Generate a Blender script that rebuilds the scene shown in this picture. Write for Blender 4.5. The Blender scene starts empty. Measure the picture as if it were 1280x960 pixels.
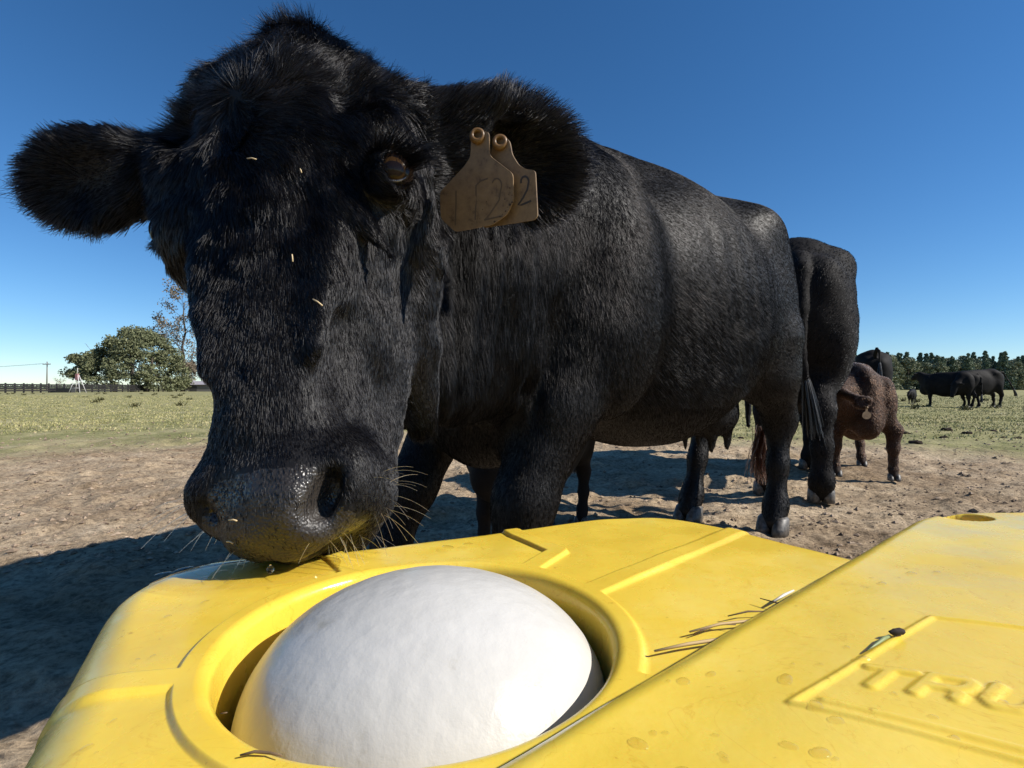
import bpy, math
import numpy as np
from math import radians as R

# ---------------------------------------------------------------- camera, world, sun, exposure
sc = bpy.context.scene
COL = sc.collection
FPX, HCAM, HOR = 640.0, 0.60, 486.0          # focal length in photo pixels, eye height, horizon row

def P(px, py, Y):
    """a point of the place seen at photo pixel (px,py), Y metres ahead"""
    return np.array([(px-640)/FPX*Y, Y, HCAM-(py-HOR)/FPX*Y])

cam = bpy.data.objects.new('camera', bpy.data.cameras.new('camera'))
COL.objects.link(cam)
cam.location = (0, 0, HCAM); cam.rotation_euler = (R(90), 0, 0)
cam.data.sensor_width = 36; cam.data.lens = 36*FPX/1280
cam.data.shift_y = (HOR-480)/1280
cam.data.clip_start = 0.01; cam.data.clip_end = 9000
sc.camera = cam

SUN = np.array([0.79, -0.17, 0.58]); SUN /= np.linalg.norm(SUN)
el = math.asin(SUN[2]); az = math.atan2(SUN[0], SUN[1])
w = bpy.data.worlds.new('World'); sc.world = w; w.use_nodes = True
nt = w.node_tree; nt.nodes.clear()
sky = nt.nodes.new('ShaderNodeTexSky'); sky.sky_type = 'NISHITA'; sky.sun_disc = False
sky.sun_elevation = el; sky.sun_rotation = az
sky.air_density = 0.9; sky.dust_density = 0.0; sky.ozone_density = 4.5; sky.altitude = 300
bg = nt.nodes.new('ShaderNodeBackground'); bg.inputs[1].default_value = 0.078
ow = nt.nodes.new('ShaderNodeOutputWorld')
hs = nt.nodes.new('ShaderNodeHueSaturation'); hs.inputs['Saturation'].default_value = 1.17
tint = nt.nodes.new('ShaderNodeMix'); tint.data_type = 'RGBA'; tint.blend_type = 'MULTIPLY'; tint.inputs[0].default_value = 1; tint.inputs[7].default_value = (0.87, 0.91, 0.94, 1)
nt.links.new(sky.outputs[0], tint.inputs[6]); nt.links.new(tint.outputs[2], hs.inputs['Color']); nt.links.new(hs.outputs[0], bg.inputs[0]); nt.links.new(bg.outputs[0], ow.inputs[0])
sd = bpy.data.lights.new('sun', 'SUN'); sd.energy = 3.9; sd.angle = R(0.55); sd.color = (1, 0.95, 0.87)
so = bpy.data.objects.new('sun', sd); COL.objects.link(so); so.location = (6, 1, 5)
from mathutils import Vector, Matrix
so.rotation_euler = Vector(SUN.tolist()).to_track_quat('Z', 'Y').to_euler()
sc.view_settings.view_transform = 'Standard'; sc.view_settings.look = 'None'
sc.view_settings.exposure = 0.78; sc.view_settings.gamma = 1
sc.render.engine = 'CYCLES'
sc.cycles.use_denoising = True
sc.cycles.max_bounces = 8; sc.cycles.diffuse_bounces = 3; sc.cycles.glossy_bounces = 3
sc.cycles.transmission_bounces = 6; sc.cycles.transparent_max_bounces = 8
rng = np.random.default_rng(7)

# ---------------------------------------------------------------- numeric helpers
def nz(v):
    v = np.asarray(v, float)
    return v/np.maximum(np.linalg.norm(v, axis=-1, keepdims=True), 1e-9)
def sst(a, b, x):
    t = np.clip((x-a)/(b-a), 0, 1); return t*t*(3-2*t)
def _h(ix, iy, iz, s):
    with np.errstate(over='ignore'):
        n = (ix.astype(np.uint32)*np.uint32(374761393) + iy.astype(np.uint32)*np.uint32(668265263)
             + iz.astype(np.uint32)*np.uint32(2147483647) + np.uint32(s*974634777 & 0xffffffff))
        n = (n ^ (n >> np.uint32(13)))*np.uint32(1274126177)
        n = n ^ (n >> np.uint32(16)); n = n*np.uint32(2246822519); n = n ^ (n >> np.uint32(15))
    return n.astype(np.float64)/4294967295.0*2-1
def vn(p, f=1.0, s=1):
    """value noise in -1..1 at points p (N,3)"""
    if isinstance(f, np.ndarray): f = f[..., None]
    q = np.asarray(p, float)*f + 1000.0
    i = np.floor(q).astype(np.int64); t = q-i; t = t*t*(3-2*t); r = 0
    for dx in (0, 1):
        for dy in (0, 1):
            for dz in (0, 1):
                wt = (t[..., 0] if dx else 1-t[..., 0])*(t[..., 1] if dy else 1-t[..., 1])*(t[..., 2] if dz else 1-t[..., 2])
                r = r + wt*_h(i[..., 0]+dx, i[..., 1]+dy, i[..., 2]+dz, s)
    return r
def fbm(p, f, s=1, o=4, g=0.5):
    r = 0; a = 1.0
    for k in range(o):
        r = r + a*vn(p, f, s+k*7); f *= 2.03; a *= g
    return r
def vn3(p, f, s):
    return np.stack([vn(p, f, s), vn(p, f, s+11), vn(p, f, s+23)], -1)

# ---------------------------------------------------------------- object helpers
def mesh(name, V, Q, mats, parent=None, base=(0, 0, 0), smooth=True, mi=None):
    """V world vertices; stored relative to base; a parented mesh shares its parent's base"""
    V = np.asarray(V, np.float32) - np.asarray(parent['_b'] if parent is not None else base, np.float32)
    me = bpy.data.meshes.new(name)
    me.vertices.add(len(V)); me.vertices.foreach_set('co', V.ravel())
    if isinstance(Q, np.ndarray):
        k = Q.shape[1]; n = len(Q)
        me.loops.add(n*k); me.loops.foreach_set('vertex_index', Q.astype(np.int32).ravel())
        me.polygons.add(n); me.polygons.foreach_set('loop_start', np.arange(n, dtype=np.int32)*k)
    else:
        n = len(Q); ln = np.array([len(q) for q in Q], np.int32)
        me.loops.add(int(ln.sum())); me.loops.foreach_set('vertex_index', np.array([i for q in Q for i in q], np.int32))
        me.polygons.add(n); me.polygons.foreach_set('loop_start', (np.cumsum(ln)-ln).astype(np.int32))
    for m in (mats if isinstance(mats, (list, tuple)) else [mats]): me.materials.append(m)
    me.polygons.foreach_set('use_smooth', np.full(n, smooth))
    if mi is not None: me.polygons.foreach_set('material_index', np.asarray(mi, np.int32))
    me.update(calc_edges=True); me.validate()
    o = bpy.data.objects.new(name, me); COL.objects.link(o)
    if parent is not None: o.parent = parent; o['_b'] = list(parent['_b'])
    else:
        o.location = base; o['_b'] = list(map(float, base))
    return o
def empty(name, base):
    o = bpy.data.objects.new(name, None); COL.objects.link(o); o.location = base; o['_b'] = list(map(float, base))
    o.empty_display_size = 0.1
    return o
def tag(o, label=None, cat=None, group=None, kind=None):
    if label: o['label'] = label
    if cat: o['category'] = cat
    if group: o['group'] = group
    if kind: o['kind'] = kind
    return o
class MB:
    def __init__(s): s.V = []; s.F = []; s.M = []; s.n = 0
    def add(s, V, F, m=0):
        V = np.asarray(V, float); s.V.append(V); s.F += [tuple(int(i)+s.n for i in f) for f in F]
        s.M += [m]*len(F); s.n += len(V); return s
    def tube(s, pts, rad, n=8, m=0, cap=True):
        pts = np.asarray(pts, float); rad = np.broadcast_to(rad, (len(pts),)); V = []; F = []
        T = nz(np.gradient(pts, axis=0)); up = np.array([0, 0, 1.0]) if abs(T[0][2]) < .9 else np.array([1.0, 0, 0])
        for i, (p, r) in enumerate(zip(pts, rad)):
            a = nz(np.cross(T[i], up)); b = np.cross(T[i], a); up = nz(np.cross(a, T[i])) if abs(np.dot(T[i], up)) < .99 else up
            for k in range(n):
                t = 2*math.pi*k/n; V.append(p + r*(math.cos(t)*a + math.sin(t)*b))
        for i in range(len(pts)-1):
            for k in range(n):
                k2 = (k+1) % n; F.append((i*n+k, i*n+k2, (i+1)*n+k2, (i+1)*n+k))
        if cap: F.append(tuple(range(n))[::-1]); F.append(tuple((len(pts)-1)*n+k for k in range(n)))
        return s.add(V, F, m)
    def box(s, c, d, rot=None, m=0):
        c = np.asarray(c, float); d = np.asarray(d, float)/2
        V = np.array([[x, y, z] for x in (-1, 1) for y in (-1, 1) for z in (-1, 1)])*d
        if rot is not None: V = V @ np.asarray(rot).T
        F = [(0, 1, 3, 2), (4, 6, 7, 5), (0, 4, 5, 1), (2, 3, 7, 6), (0, 2, 6, 4), (1, 5, 7, 3)]
        return s.add(V+c, F, m)
    def prism(s, poly, off, m=0):
        """planar polygon of 3D points extruded by vector off"""
        a = np.asarray(poly, float); n = len(a); V = np.vstack([a, a+np.asarray(off)])
        F = [tuple(range(n)), tuple(range(2*n-1, n-1, -1))] + [(i, n+i, n+(i+1) % n, (i+1) % n) for i in range(n)]
        return s.add(V, F, m)
    def sphere(s, c, r, nu=16, nv=10, m=0, rot=None):
        r = np.broadcast_to(r, (3,)); V = []; F = []
        for j in range(nv+1):
            for i in range(nu):
                th = math.pi*j/nv; ph = 2*math.pi*i/nu
                V.append((math.sin(th)*math.cos(ph), math.sin(th)*math.sin(ph), math.cos(th)))
        V = np.array(V)*r
        if rot is not None: V = V @ np.asarray(rot).T
        for j in range(nv):
            for i in range(nu):
                F.append((j*nu+i, (j+1)*nu+i, (j+1)*nu+(i+1) % nu, j*nu+(i+1) % nu))
        return s.add(V+np.asarray(c), F, m)
    def build(s, name, mats, parent=None, base=(0, 0, 0), smooth=True):
        return mesh(name, np.vstack(s.V), s.F, mats, parent, base, smooth, s.M)

# ---------------------------------------------------------------- materials
def mat(name, col=(0.5, 0.5, 0.5), rough=0.6, spec=0.5, **kw):
    m = bpy.data.materials.new(name); m.use_nodes = True; b = m.node_tree.nodes['Principled BSDF']
    b.inputs['Base Color'].default_value = (*col, 1); b.inputs['Roughness'].default_value = rough
    b.inputs['Specular IOR Level'].default_value = spec
    for k, v in kw.items(): b.inputs[k.replace('_', ' ')].default_value = v
    return m
def N(m, t, **kw):
    n = m.node_tree.nodes.new(t)
    for k, v in kw.items():
        if k in n.inputs: n.inputs[k].default_value = v
        else: setattr(n, k, v)
    return n
def L(m, a, b): m.node_tree.links.new(a, b)
def noise(m, scale, detail=5, rough=0.6, vec=None):
    n = N(m, 'ShaderNodeTexNoise'); n.inputs['Scale'].default_value = scale; n.inputs['Detail'].default_value = detail
    n.inputs['Roughness'].default_value = rough
    if vec is None:
        g = N(m, 'ShaderNodeNewGeometry'); vec = g.outputs['Position']
    L(m, vec, n.inputs['Vector']); return n
def ramp(m, fac, stops):
    r = N(m, 'ShaderNodeValToRGB'); L(m, fac, r.inputs[0]); e = r.color_ramp.elements
    while len(e) < len(stops): e.new(0.5)
    for el_, (p, c) in zip(e, stops):
        el_.position = p; el_.color = (*c, 1) if len(c) == 3 else c
    return r
def bump(m, h, strength=0.3, dist=0.01, prev=None):
    b = N(m, 'ShaderNodeBump'); b.inputs['Strength'].default_value = strength; b.inputs['Distance'].default_value = dist
    L(m, h, b.inputs['Height'])
    if prev: L(m, prev, b.inputs['Normal'])
    L(m, b.outputs[0], m.node_tree.nodes['Principled BSDF'].inputs['Normal']); return b.outputs[0]
def colored(m, out): L(m, out, m.node_tree.nodes['Principled BSDF'].inputs['Base Color'])

M = {}
def hide_mat(name, c0, c1, rough=0.5):
    m = mat(name, c0, rough, 0.22)
    n = noise(m, 9, 5); r = ramp(m, n.outputs[0], [(0.3, c0), (0.7, c1)]); colored(m, r.outputs[0])
    n2 = noise(m, 220, 3); bump(m, n2.outputs[0], 0.5, 0.002)
    return m
M['hide'] = hide_mat('black_hide', (0.006, 0.0055, 0.006), (0.010, 0.009, 0.009))
M['brown_hide'] = hide_mat('brown_hide', (0.018, 0.009, 0.006), (0.035, 0.017, 0.010), 0.7)
M['matt_hide'] = hide_mat('dusty_black_hide', (0.007, 0.0065, 0.0065), (0.014, 0.012, 0.012), 0.72)
M['matt_hide'].node_tree.nodes['Principled BSDF'].inputs['Specular IOR Level'].default_value = 0.1
m = M['nose'] = mat('wet_nose_skin', (0.030, 0.025, 0.021), 0.42, 0.5)
v = N(m, 'ShaderNodeTexVoronoi'); v.inputs['Scale'].default_value = 460; v.feature = 'SMOOTH_F1'
g = N(m, 'ShaderNodeNewGeometry'); L(m, g.outputs['Position'], v.inputs['Vector']); b_ = bump(m, v.outputs[0], 0.7, -0.0014)
n_ = noise(m, 40, 4); r_ = ramp(m, n_.outputs[0], [(0.38, (0.24,)*3), (0.62, (0.58,)*3)])
L(m, r_.outputs[0], m.node_tree.nodes['Principled BSDF'].inputs['Roughness'])
M['whisker_straw'] = mat('straw_fleck', (0.62, 0.47, 0.27), 0.6)
m = M['hoof'] = mat('hoof_horn', (0.05, 0.045, 0.04), 0.5)
n_ = noise(m, 60, 4); r_ = ramp(m, n_.outputs[0], [(0.35, (0.03, 0.027, 0.024)), (0.7, (0.16, 0.14, 0.12))]); colored(m, r_.outputs[0])
M['eye'] = mat('eyeball', (0.010, 0.006, 0.004), 0.06, 0.20)
M['iris'] = mat('brown_iris', (0.045, 0.023, 0.008), 0.15, 0.10)
M['lid_skin'] = mat('wet_eyelid', (0.10, 0.095, 0.10), 0.12, 0.8)
def hair_mat(name, col, rough=0.3, dull=0.45):
    """fibres: a share of them dull, the rest with a sheen along the strand"""
    m = bpy.data.materials.new(name); m.use_nodes = True; t = m.node_tree; t.nodes.clear()
    h = t.nodes.new('ShaderNodeBsdfHairPrincipled'); h.parametrization = 'COLOR'
    h.inputs['Color'].default_value = (*col, 1); h.inputs['Roughness'].default_value = rough
    h.inputs['Radial Roughness'].default_value = 0.4
    h.inputs['Random Roughness'].default_value = 0.5; h.inputs['IOR'].default_value = 1.45
    o = t.nodes.new('ShaderNodeOutputMaterial'); d = t.nodes.new('ShaderNodeBsdfDiffuse'); d.inputs[0].default_value = (*[c*1.6 for c in col], 1)
    hi = t.nodes.new('ShaderNodeHairInfo'); mr = t.nodes.new('ShaderNodeMapRange'); mr.inputs['From Min'].default_value = dull-0.25; mr.inputs['From Max'].default_value = dull+0.25
    mr.inputs['To Min'].default_value = 0.12; mr.inputs['To Max'].default_value = 1.0
    mx = t.nodes.new('ShaderNodeMixShader'); t.links.new(hi.outputs['Random'], mr.inputs['Value']); t.links.new(mr.outputs[0], mx.inputs[0])
    t.links.new(d.outputs[0], mx.inputs[1]); t.links.new(h.outputs[0], mx.inputs[2]); t.links.new(mx.outputs[0], o.inputs[0]); return m
M['fur'] = hair_mat('black_fur', (0.0048, 0.0043, 0.0046), 0.21, 0.50)
M['coat'] = hair_mat('black_coat', (0.0032, 0.0028, 0.0028), 0.20, 0.78)
M['brown_fur'] = hair_mat('brown_fur', (0.042, 0.0175, 0.0095), 0.4)
M['switch'] = hair_mat('rusty_tail_hair', (0.035, 0.014, 0.008), 0.4)
M['whisker'] = hair_mat('pale_whisker', (0.42, 0.30, 0.16), 0.3, 0.0)

# ---------------------------------------------------------------- implicit bodies
class Body:
    def __init__(s, ax, ay, az_):
        s.ax = [np.asarray(a, np.float32) for a in (ax, ay, az_)]
        s.F = np.full(tuple(len(a) for a in s.ax), 1.0, np.float32)
    def _win(s, lo, hi):
        sl = tuple(slice(max(0, int(np.searchsorted(a, l))-1), int(np.searchsorted(a, h))+1) for a, l, h in zip(s.ax, lo, hi))
        return sl, s.ax[0][sl[0]][:, None, None], s.ax[1][sl[1]][None, :, None], s.ax[2][sl[2]][None, None, :]
    def _mix(s, sl, d, k, cut):
        F = s.F[sl]
        if cut:
            h = np.clip(0.5-0.5*(F+d)/k, 0, 1); s.F[sl] = F*(1-h) - d*h + k*h*(1-h)
        else:
            h = np.clip(0.5+0.5*(F-d)/k, 0, 1); s.F[sl] = F*(1-h) + d*h - k*h*(1-h)
    def ell(s, c, r, A=None, k=0.04, cut=False):
        """ellipsoid: centre, semi axes, A rows are its axes"""
        c = np.asarray(c, float); r = np.asarray(r, float); A = np.eye(3) if A is None else np.asarray(A, float)
        ext = np.sqrt(((A*r[:, None])**2).sum(0)) + k + 0.02
        sl, X, Y, Z = s._win(c-ext, c+ext)
        if 0 in s.F[sl].shape: return s
        X = X-c[0]; Y = Y-c[1]; Z = Z-c[2]; k0 = 0; k1 = 0
        for i in range(3):
            q = (A[i, 0]*X + A[i, 1]*Y + A[i, 2]*Z)/r[i]; k0 = k0+q*q; k1 = k1+(q/r[i])**2
        k0 = np.sqrt(k0); d = k0*(k0-1)/np.sqrt(np.maximum(k1, 1e-9)); s._mix(sl, d.astype(np.float32), k, cut); return s
    def cap(s, a, b, ra, rb, k=0.04, flat=None, cut=False):
        """tapered capsule; flat=(axis, factor) squeezes its section along axis"""
        a = np.asarray(a, float); b = np.asarray(b, float); m = max(ra, rb)*(max(1, flat[1]) if flat else 1)+k+0.02
        sl, X, Y, Z = s._win(np.minimum(a, b)-m, np.maximum(a, b)+m)
        if 0 in s.F[sl].shape: return s
        X = X-a[0]; Y = Y-a[1]; Z = Z-a[2]; u = b-a; uu = float(u@u)+1e-12
        t = np.clip((X*u[0]+Y*u[1]+Z*u[2])/uu, 0, 1)
        X = X-t*u[0]; Y = Y-t*u[1]; Z = Z-t*u[2]; q2 = X*X+Y*Y+Z*Z
        if flat:
            e = nz(flat[0]); w_ = X*e[0]+Y*e[1]+Z*e[2]; q2 = q2 + w_*w_*(1/flat[1]**2-1)
        d = np.sqrt(np.maximum(q2, 0)) - (ra+(rb-ra)*t); s._mix(sl, d.astype(np.float32), k, cut); return s
    def chain(s, pts, rad, k=0.03, flat=None):
        for i in range(len(pts)-1): s.cap(pts[i], pts[i+1], rad[i], rad[i+1], k, flat)
        return s
    def surface(s, smooth=2):
        F = s.F; ax = s.ax; n = F.shape; ins = F < 0
        c = [ins[i:n[0]-1+i, j:n[1]-1+j, l:n[2]-1+l] for i in (0, 1) for j in (0, 1) for l in (0, 1)]
        al = c[0].copy(); an = c[0].copy()
        for q in c[1:]: al &= q; an |= q
        act = np.argwhere(an & ~al)
        idx = np.full(tuple(k-1 for k in n), -1, np.int32); idx[tuple(act.T)] = np.arange(len(act))
        S = np.zeros((len(act), 3)); W = np.zeros(len(act)); cor = [(i, j, l) for i in (0, 1) for j in (0, 1) for l in (0, 1)]
        val = {q: F[act[:, 0]+q[0], act[:, 1]+q[1], act[:, 2]+q[2]] for q in cor}
        for q in cor:
            for d in range(3):
                if q[d] == 0:
                    p = list(q); p[d] = 1; p = tuple(p); va, vb = val[q], val[p]; hit = (va < 0) != (vb < 0)
                    t = np.where(hit, va/np.where(hit, va-vb, 1), 0); v_ = np.tile(np.array(q, float), (len(act), 1)); v_[:, d] += t
                    S += v_*hit[:, None]; W += hit
        S /= W[:, None]; V = np.empty_like(S)
        for d in range(3):
            a = ax[d]; V[:, d] = a[act[:, d]] + S[:, d]*(a[act[:, d]+1]-a[act[:, d]])
        Q = []
        for d in range(3):
            e, f = (d+1) % 3, (d+2) % 3
            sa = [slice(None)]*3; sb = [slice(None)]*3; sa[d] = slice(0, -1); sb[d] = slice(1, None)
            A_, B_ = ins[tuple(sa)], ins[tuple(sb)]
            E = np.argwhere(A_ != B_); E = E[(E[:, e] > 0) & (E[:, f] > 0) & (E[:, e] < n[e]-1) & (E[:, f] < n[f]-1)]
            o1 = np.zeros(3, int); o1[e] = 1; o2 = np.zeros(3, int); o2[f] = 1
            g_ = lambda q: idx[q[:, 0], q[:, 1], q[:, 2]]
            quad = np.stack([g_(E-o1-o2), g_(E-o2), g_(E), g_(E-o1)], 1)
            fl = A_[tuple(E.T)]; quad[~fl] = quad[~fl][:, ::-1]; Q.append(quad)
        Q = np.vstack(Q); Q = Q[(Q >= 0).all(1)]
        e = np.vstack([Q[:, [0, 1]], Q[:, [1, 2]], Q[:, [2, 3]], Q[:, [3, 0]]]); cnt = np.bincount(e.ravel(), minlength=len(V))
        for it in range(smooth):
            acc = np.zeros_like(V)
            for d in range(3):
                acc[:, d] = np.bincount(e[:, 0], V[e[:, 1], d], len(V)) + np.bincount(e[:, 1], V[e[:, 0], d], len(V))
            V = V*0.5 + 0.5*acc/np.maximum(cnt, 1)[:, None]
        return V, Q
def vnormals(V, Q):
    nf = np.cross(V[Q[:, 2]]-V[Q[:, 0]], V[Q[:, 3]]-V[Q[:, 1]]); n = np.zeros_like(V)
    for d in range(3):
        n[:, d] = np.bincount(Q.ravel(), np.repeat(nf[:, d], 4), len(V))
    return nz(n)

def strands(name, pos, rad, material, parent=None, base=(0, 0, 0)):
    n, k = pos.shape[:2]; b = np.asarray(parent['_b'] if parent is not None else base)
    hc = bpy.data.hair_curves.new(name); hc.add_curves([k]*n)
    hc.points.foreach_set('position', (pos-b).astype(np.float32).ravel())
    at = hc.attributes.get('radius') or hc.attributes.new('radius', 'FLOAT', 'POINT')
    at.data.foreach_set('value', rad.astype(np.float32).ravel())
    hc.materials.append(material); o = bpy.data.objects.new(name, hc); COL.objects.link(o)
    if parent is not None: o.parent = parent; o['_b'] = list(parent['_b'])
    else: o.location = base; o['_b'] = list(map(float, base))
    return o
def grow(V, Q, Nv, count, fn, seg=5, seed=3):
    """strand positions on the quads; fn(p,n) -> weight, length, flow, lift, curl, radius, freq"""
    r = np.random.default_rng(seed); cen = V[Q].mean(1); nc = nz(Nv[Q].mean(1))
    ar = np.linalg.norm(np.cross(V[Q[:, 2]]-V[Q[:, 0]], V[Q[:, 3]]-V[Q[:, 1]]), axis=1)/2
    wt = fn(cen, nc)[0]*ar; cdf = np.cumsum(wt); f = np.searchsorted(cdf, r.random(count)*cdf[-1]).clip(0, len(Q)-1)
    u, v_ = r.random((count, 1)), r.random((count, 1)); q = Q[f]
    bl = lambda A: (A[q[:, 0]]*(1-u)+A[q[:, 1]]*u)*(1-v_) + (A[q[:, 3]]*(1-u)+A[q[:, 2]]*u)*v_
    p = bl(V); n = nz(bl(Nv)); wgt, ln, flow, lift, curl, rad, fr = fn(p, n)
    t = nz(flow - n*(flow*n).sum(1, keepdims=True)); lift = lift[:, None]*(0.7+0.6*r.random((count, 1)))
    ln = ln*(0.6+0.6*r.random(count));
    d = nz(t*(1-lift)+n*lift); out = np.empty((count, seg+1, 3)); out[:, 0] = p - n*0.002; x = p.copy(); jit = r.normal(size=(count, 3))*0.16
    for j in range(1, seg+1):
        s_ = j/seg
        wv = vn3(p, fr, 31) + 0.7*vn3(p + x*0.35, fr*2.3, 57)
        tgt = nz(d*(1-0.5*s_) + (t+0.08*n)*0.5*s_ + (wv*0.9*s_ + jit)*curl[:, None])
        x = x + tgt*(ln/seg)[:, None]; out[:, j] = x
    tap = np.linspace(1, 0.25, seg+1)[None, :]
    return out, rad[:, None]*tap*(0.7+0.6*r.random((count, 1)))

# ---------------------------------------------------------------- ground
def ground_z(x, y):
    r = np.hypot(x, y); p = np.stack([x, y, 0*x], -1)
    z = -0.10*sst(7, 20, r) + 0.10*sst(22, 60, r)
    near = 1-sst(14, 40, r)
    z = z + 0.020*fbm(p, 1.1, 5, 3)*sst(2.0, 4, r)*near + 0.012*vn(p, 0.6, 9)*sst(1, 3, r)
    dirt = 1-sst(5.0, 8.5, r + 1.2*vn(p, 0.5, 77))
    c = fbm(p, 9, 21, 3, 0.6); c2 = np.maximum(fbm(p, 5.3, 41, 2)-0.35, 0); hoofp = np.maximum(vn(p, 3.1, 61)-0.45, 0)
    z = z + dirt*(0.012*c + 0.035*c2 - 0.075*hoofp) + (1-dirt)*near*0.008*c
    return z
def make_ground():
    th = np.concatenate([np.linspace(-62, 62, 620), np.linspace(62, 298, 60)[1:-1]])*math.pi/180
    rr = np.concatenate([[0.0], np.geomspace(0.5, 30, 520), np.geomspace(31, 5000, 90)])
    T, Rr = np.meshgrid(th, rr); x = np.sin(T)*Rr; y = np.cos(T)*Rr
    V = np.stack([x, y, ground_z(x, y)], -1).reshape(-1, 3); nt_, nr = len(th), len(rr)
    i, j = np.meshgrid(np.arange(nr-1), np.arange(nt_), indexing='ij'); j2 = (j+1) % nt_
    Q = np.stack([i*nt_+j, (i+1)*nt_+j, (i+1)*nt_+j2, i*nt_+j2], -1).reshape(-1, 4)[:, ::-1]
    m = mat('pasture_soil', (0.2, 0.15, 0.1), 0.95, 0.1)
    g = N(m, 'ShaderNodeNewGeometry'); pos = g.outputs['Position']
    n1 = noise(m, 3.0, 8, 0.7, pos); n2 = noise(m, 40, 6, 0.7, pos); n3 = noise(m, 0.35, 3, 0.5, pos)
    soil = ramp(m, n1.outputs[0], [(0.28, (0.27, 0.185, 0.11)), (0.42, (0.45, 0.335, 0.215)), (0.55, (0.56, 0.43, 0.285)), (0.72, (0.68, 0.55, 0.39))])
    nb = noise(m, 0.9, 4, 0.6, pos); big = ramp(m, nb.outputs[0], [(0.35, (0.62, 0.58, 0.55)), (0.55, (1.0,)*3)])
    mb_ = N(m, 'ShaderNodeMix', data_type='RGBA', blend_type='MULTIPLY'); mb_.inputs[0].default_value = 0.85; L(m, soil.outputs[0], mb_.inputs[6]); L(m, big.outputs[0], mb_.inputs[7])
    fine = ramp(m, n2.outputs[0], [(0.37, (0.30,)*3), (0.58, (1.0,)*3)])
    mx = N(m, 'ShaderNodeMix', data_type='RGBA', blend_type='MULTIPLY'); mx.inputs[0].default_value = 0.8
    L(m, mb_.outputs[2], mx.inputs[6]); L(m, fine.outputs[0], mx.inputs[7])
    n4 = noise(m, 1.3, 8, 0.75, pos); n5 = noise(m, 9, 6, 0.8, pos)
    grass = ramp(m, n4.outputs[0], [(0.33, (0.17, 0.18, 0.065)), (0.5, (0.33, 0.305, 0.14)), (0.68, (0.50, 0.43, 0.25))])
    gf = ramp(m, n5.outputs[0], [(0.3, (0.5,)*3), (0.65, (1,)*3)])
    mg = N(m, 'ShaderNodeMix', data_type='RGBA', blend_type='MULTIPLY'); mg.inputs[0].default_value = 0.7
    L(m, grass.outputs[0], mg.inputs[6]); L(m, gf.outputs[0], mg.inputs[7])
    ln = N(m, 'ShaderNodeVectorMath', operation='LENGTH'); L(m, pos, ln.inputs[0])
    a = N(m, 'ShaderNodeMath', operation='MULTIPLY_ADD'); L(m, n3.outputs[0], a.inputs[0]); a.inputs[1].default_value = 6.5; L(m, ln.outputs['Value'], a.inputs[2])
    a2 = N(m, 'ShaderNodeMath', operation='MULTIPLY_ADD'); L(m, n1.outputs[0], a2.inputs[0]); a2.inputs[1].default_value = 3.5; L(m, a.outputs[0], a2.inputs[2])
    mr = N(m, 'ShaderNodeMapRange'); mr.inputs['From Min'].default_value = 10.2; mr.inputs['From Max'].default_value = 12.6; L(m, a2.outputs[0], mr.inputs['Value'])
    mm = N(m, 'ShaderNodeMix', data_type='RGBA'); L(m, mr.outputs[0], mm.inputs[0]); L(m, mx.outputs[2], mm.inputs[6]); L(m, mg.outputs[2], mm.inputs[7])
    colored(m, mm.outputs[2])
    b1 = bump(m, n2.outputs[0], 0.9, 0.014); n6 = noise(m, 160, 4, 0.7, pos); bump(m, n6.outputs[0], 0.5, 0.003, b1)
    o = mesh('ground', V, Q, m); tag(o, kind='structure', label='bare trodden soil turning into short pasture grass')
make_ground()

def grass():
    r = np.random.default_rng(5); n = 90000
    Y = 6.2*np.exp(r.random(n)**0.8*2.0); X = (r.random(n)*2.3-1.15)*Y
    p = np.stack([X, Y, 0*X], -1); rad = np.hypot(X, Y)
    keep = (rad + 2.0*vn(p, 0.35, 77) + 1.2*vn(p, 1.7, 5)) > 7.6 + 1.8*r.random(n); p = p[keep]; n = len(p)
    p[:, 2] = ground_z(p[:, 0], p[:, 1]); h = (0.012+0.03*r.random(n)**2)*(1+0.9*np.maximum(vn(p, 0.8, 3), 0)); wd = 0.004+0.0007*p[:, 1]
    a = r.random(n)*6.28; dx = np.stack([np.cos(a), np.sin(a), 0*a], -1)*wd[:, None]
    lean = np.stack([r.normal(size=n), r.normal(size=n), 0*a], -1)*0.5*h[:, None]
    top = p+lean; top[:, 2] += h
    V = np.stack([p-dx, p+dx, top], 1).reshape(-1, 3)
    m = mat('grass_blade', (0.14, 0.17, 0.05), 0.7, 0.2); nn = noise(m, 2.5, 5)
    rp = ramp(m, nn.outputs[0], [(0.3, (0.16, 0.18, 0.055)), (0.5, (0.33, 0.30, 0.13)), (0.7, (0.52, 0.44, 0.25))]); colored(m, rp.outputs[0])
    tag(mesh('grass', V, np.arange(3*n).reshape(-1, 3), m, smooth=False), 'short dry grass over the pasture', 'grass', kind='stuff')
grass()

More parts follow.
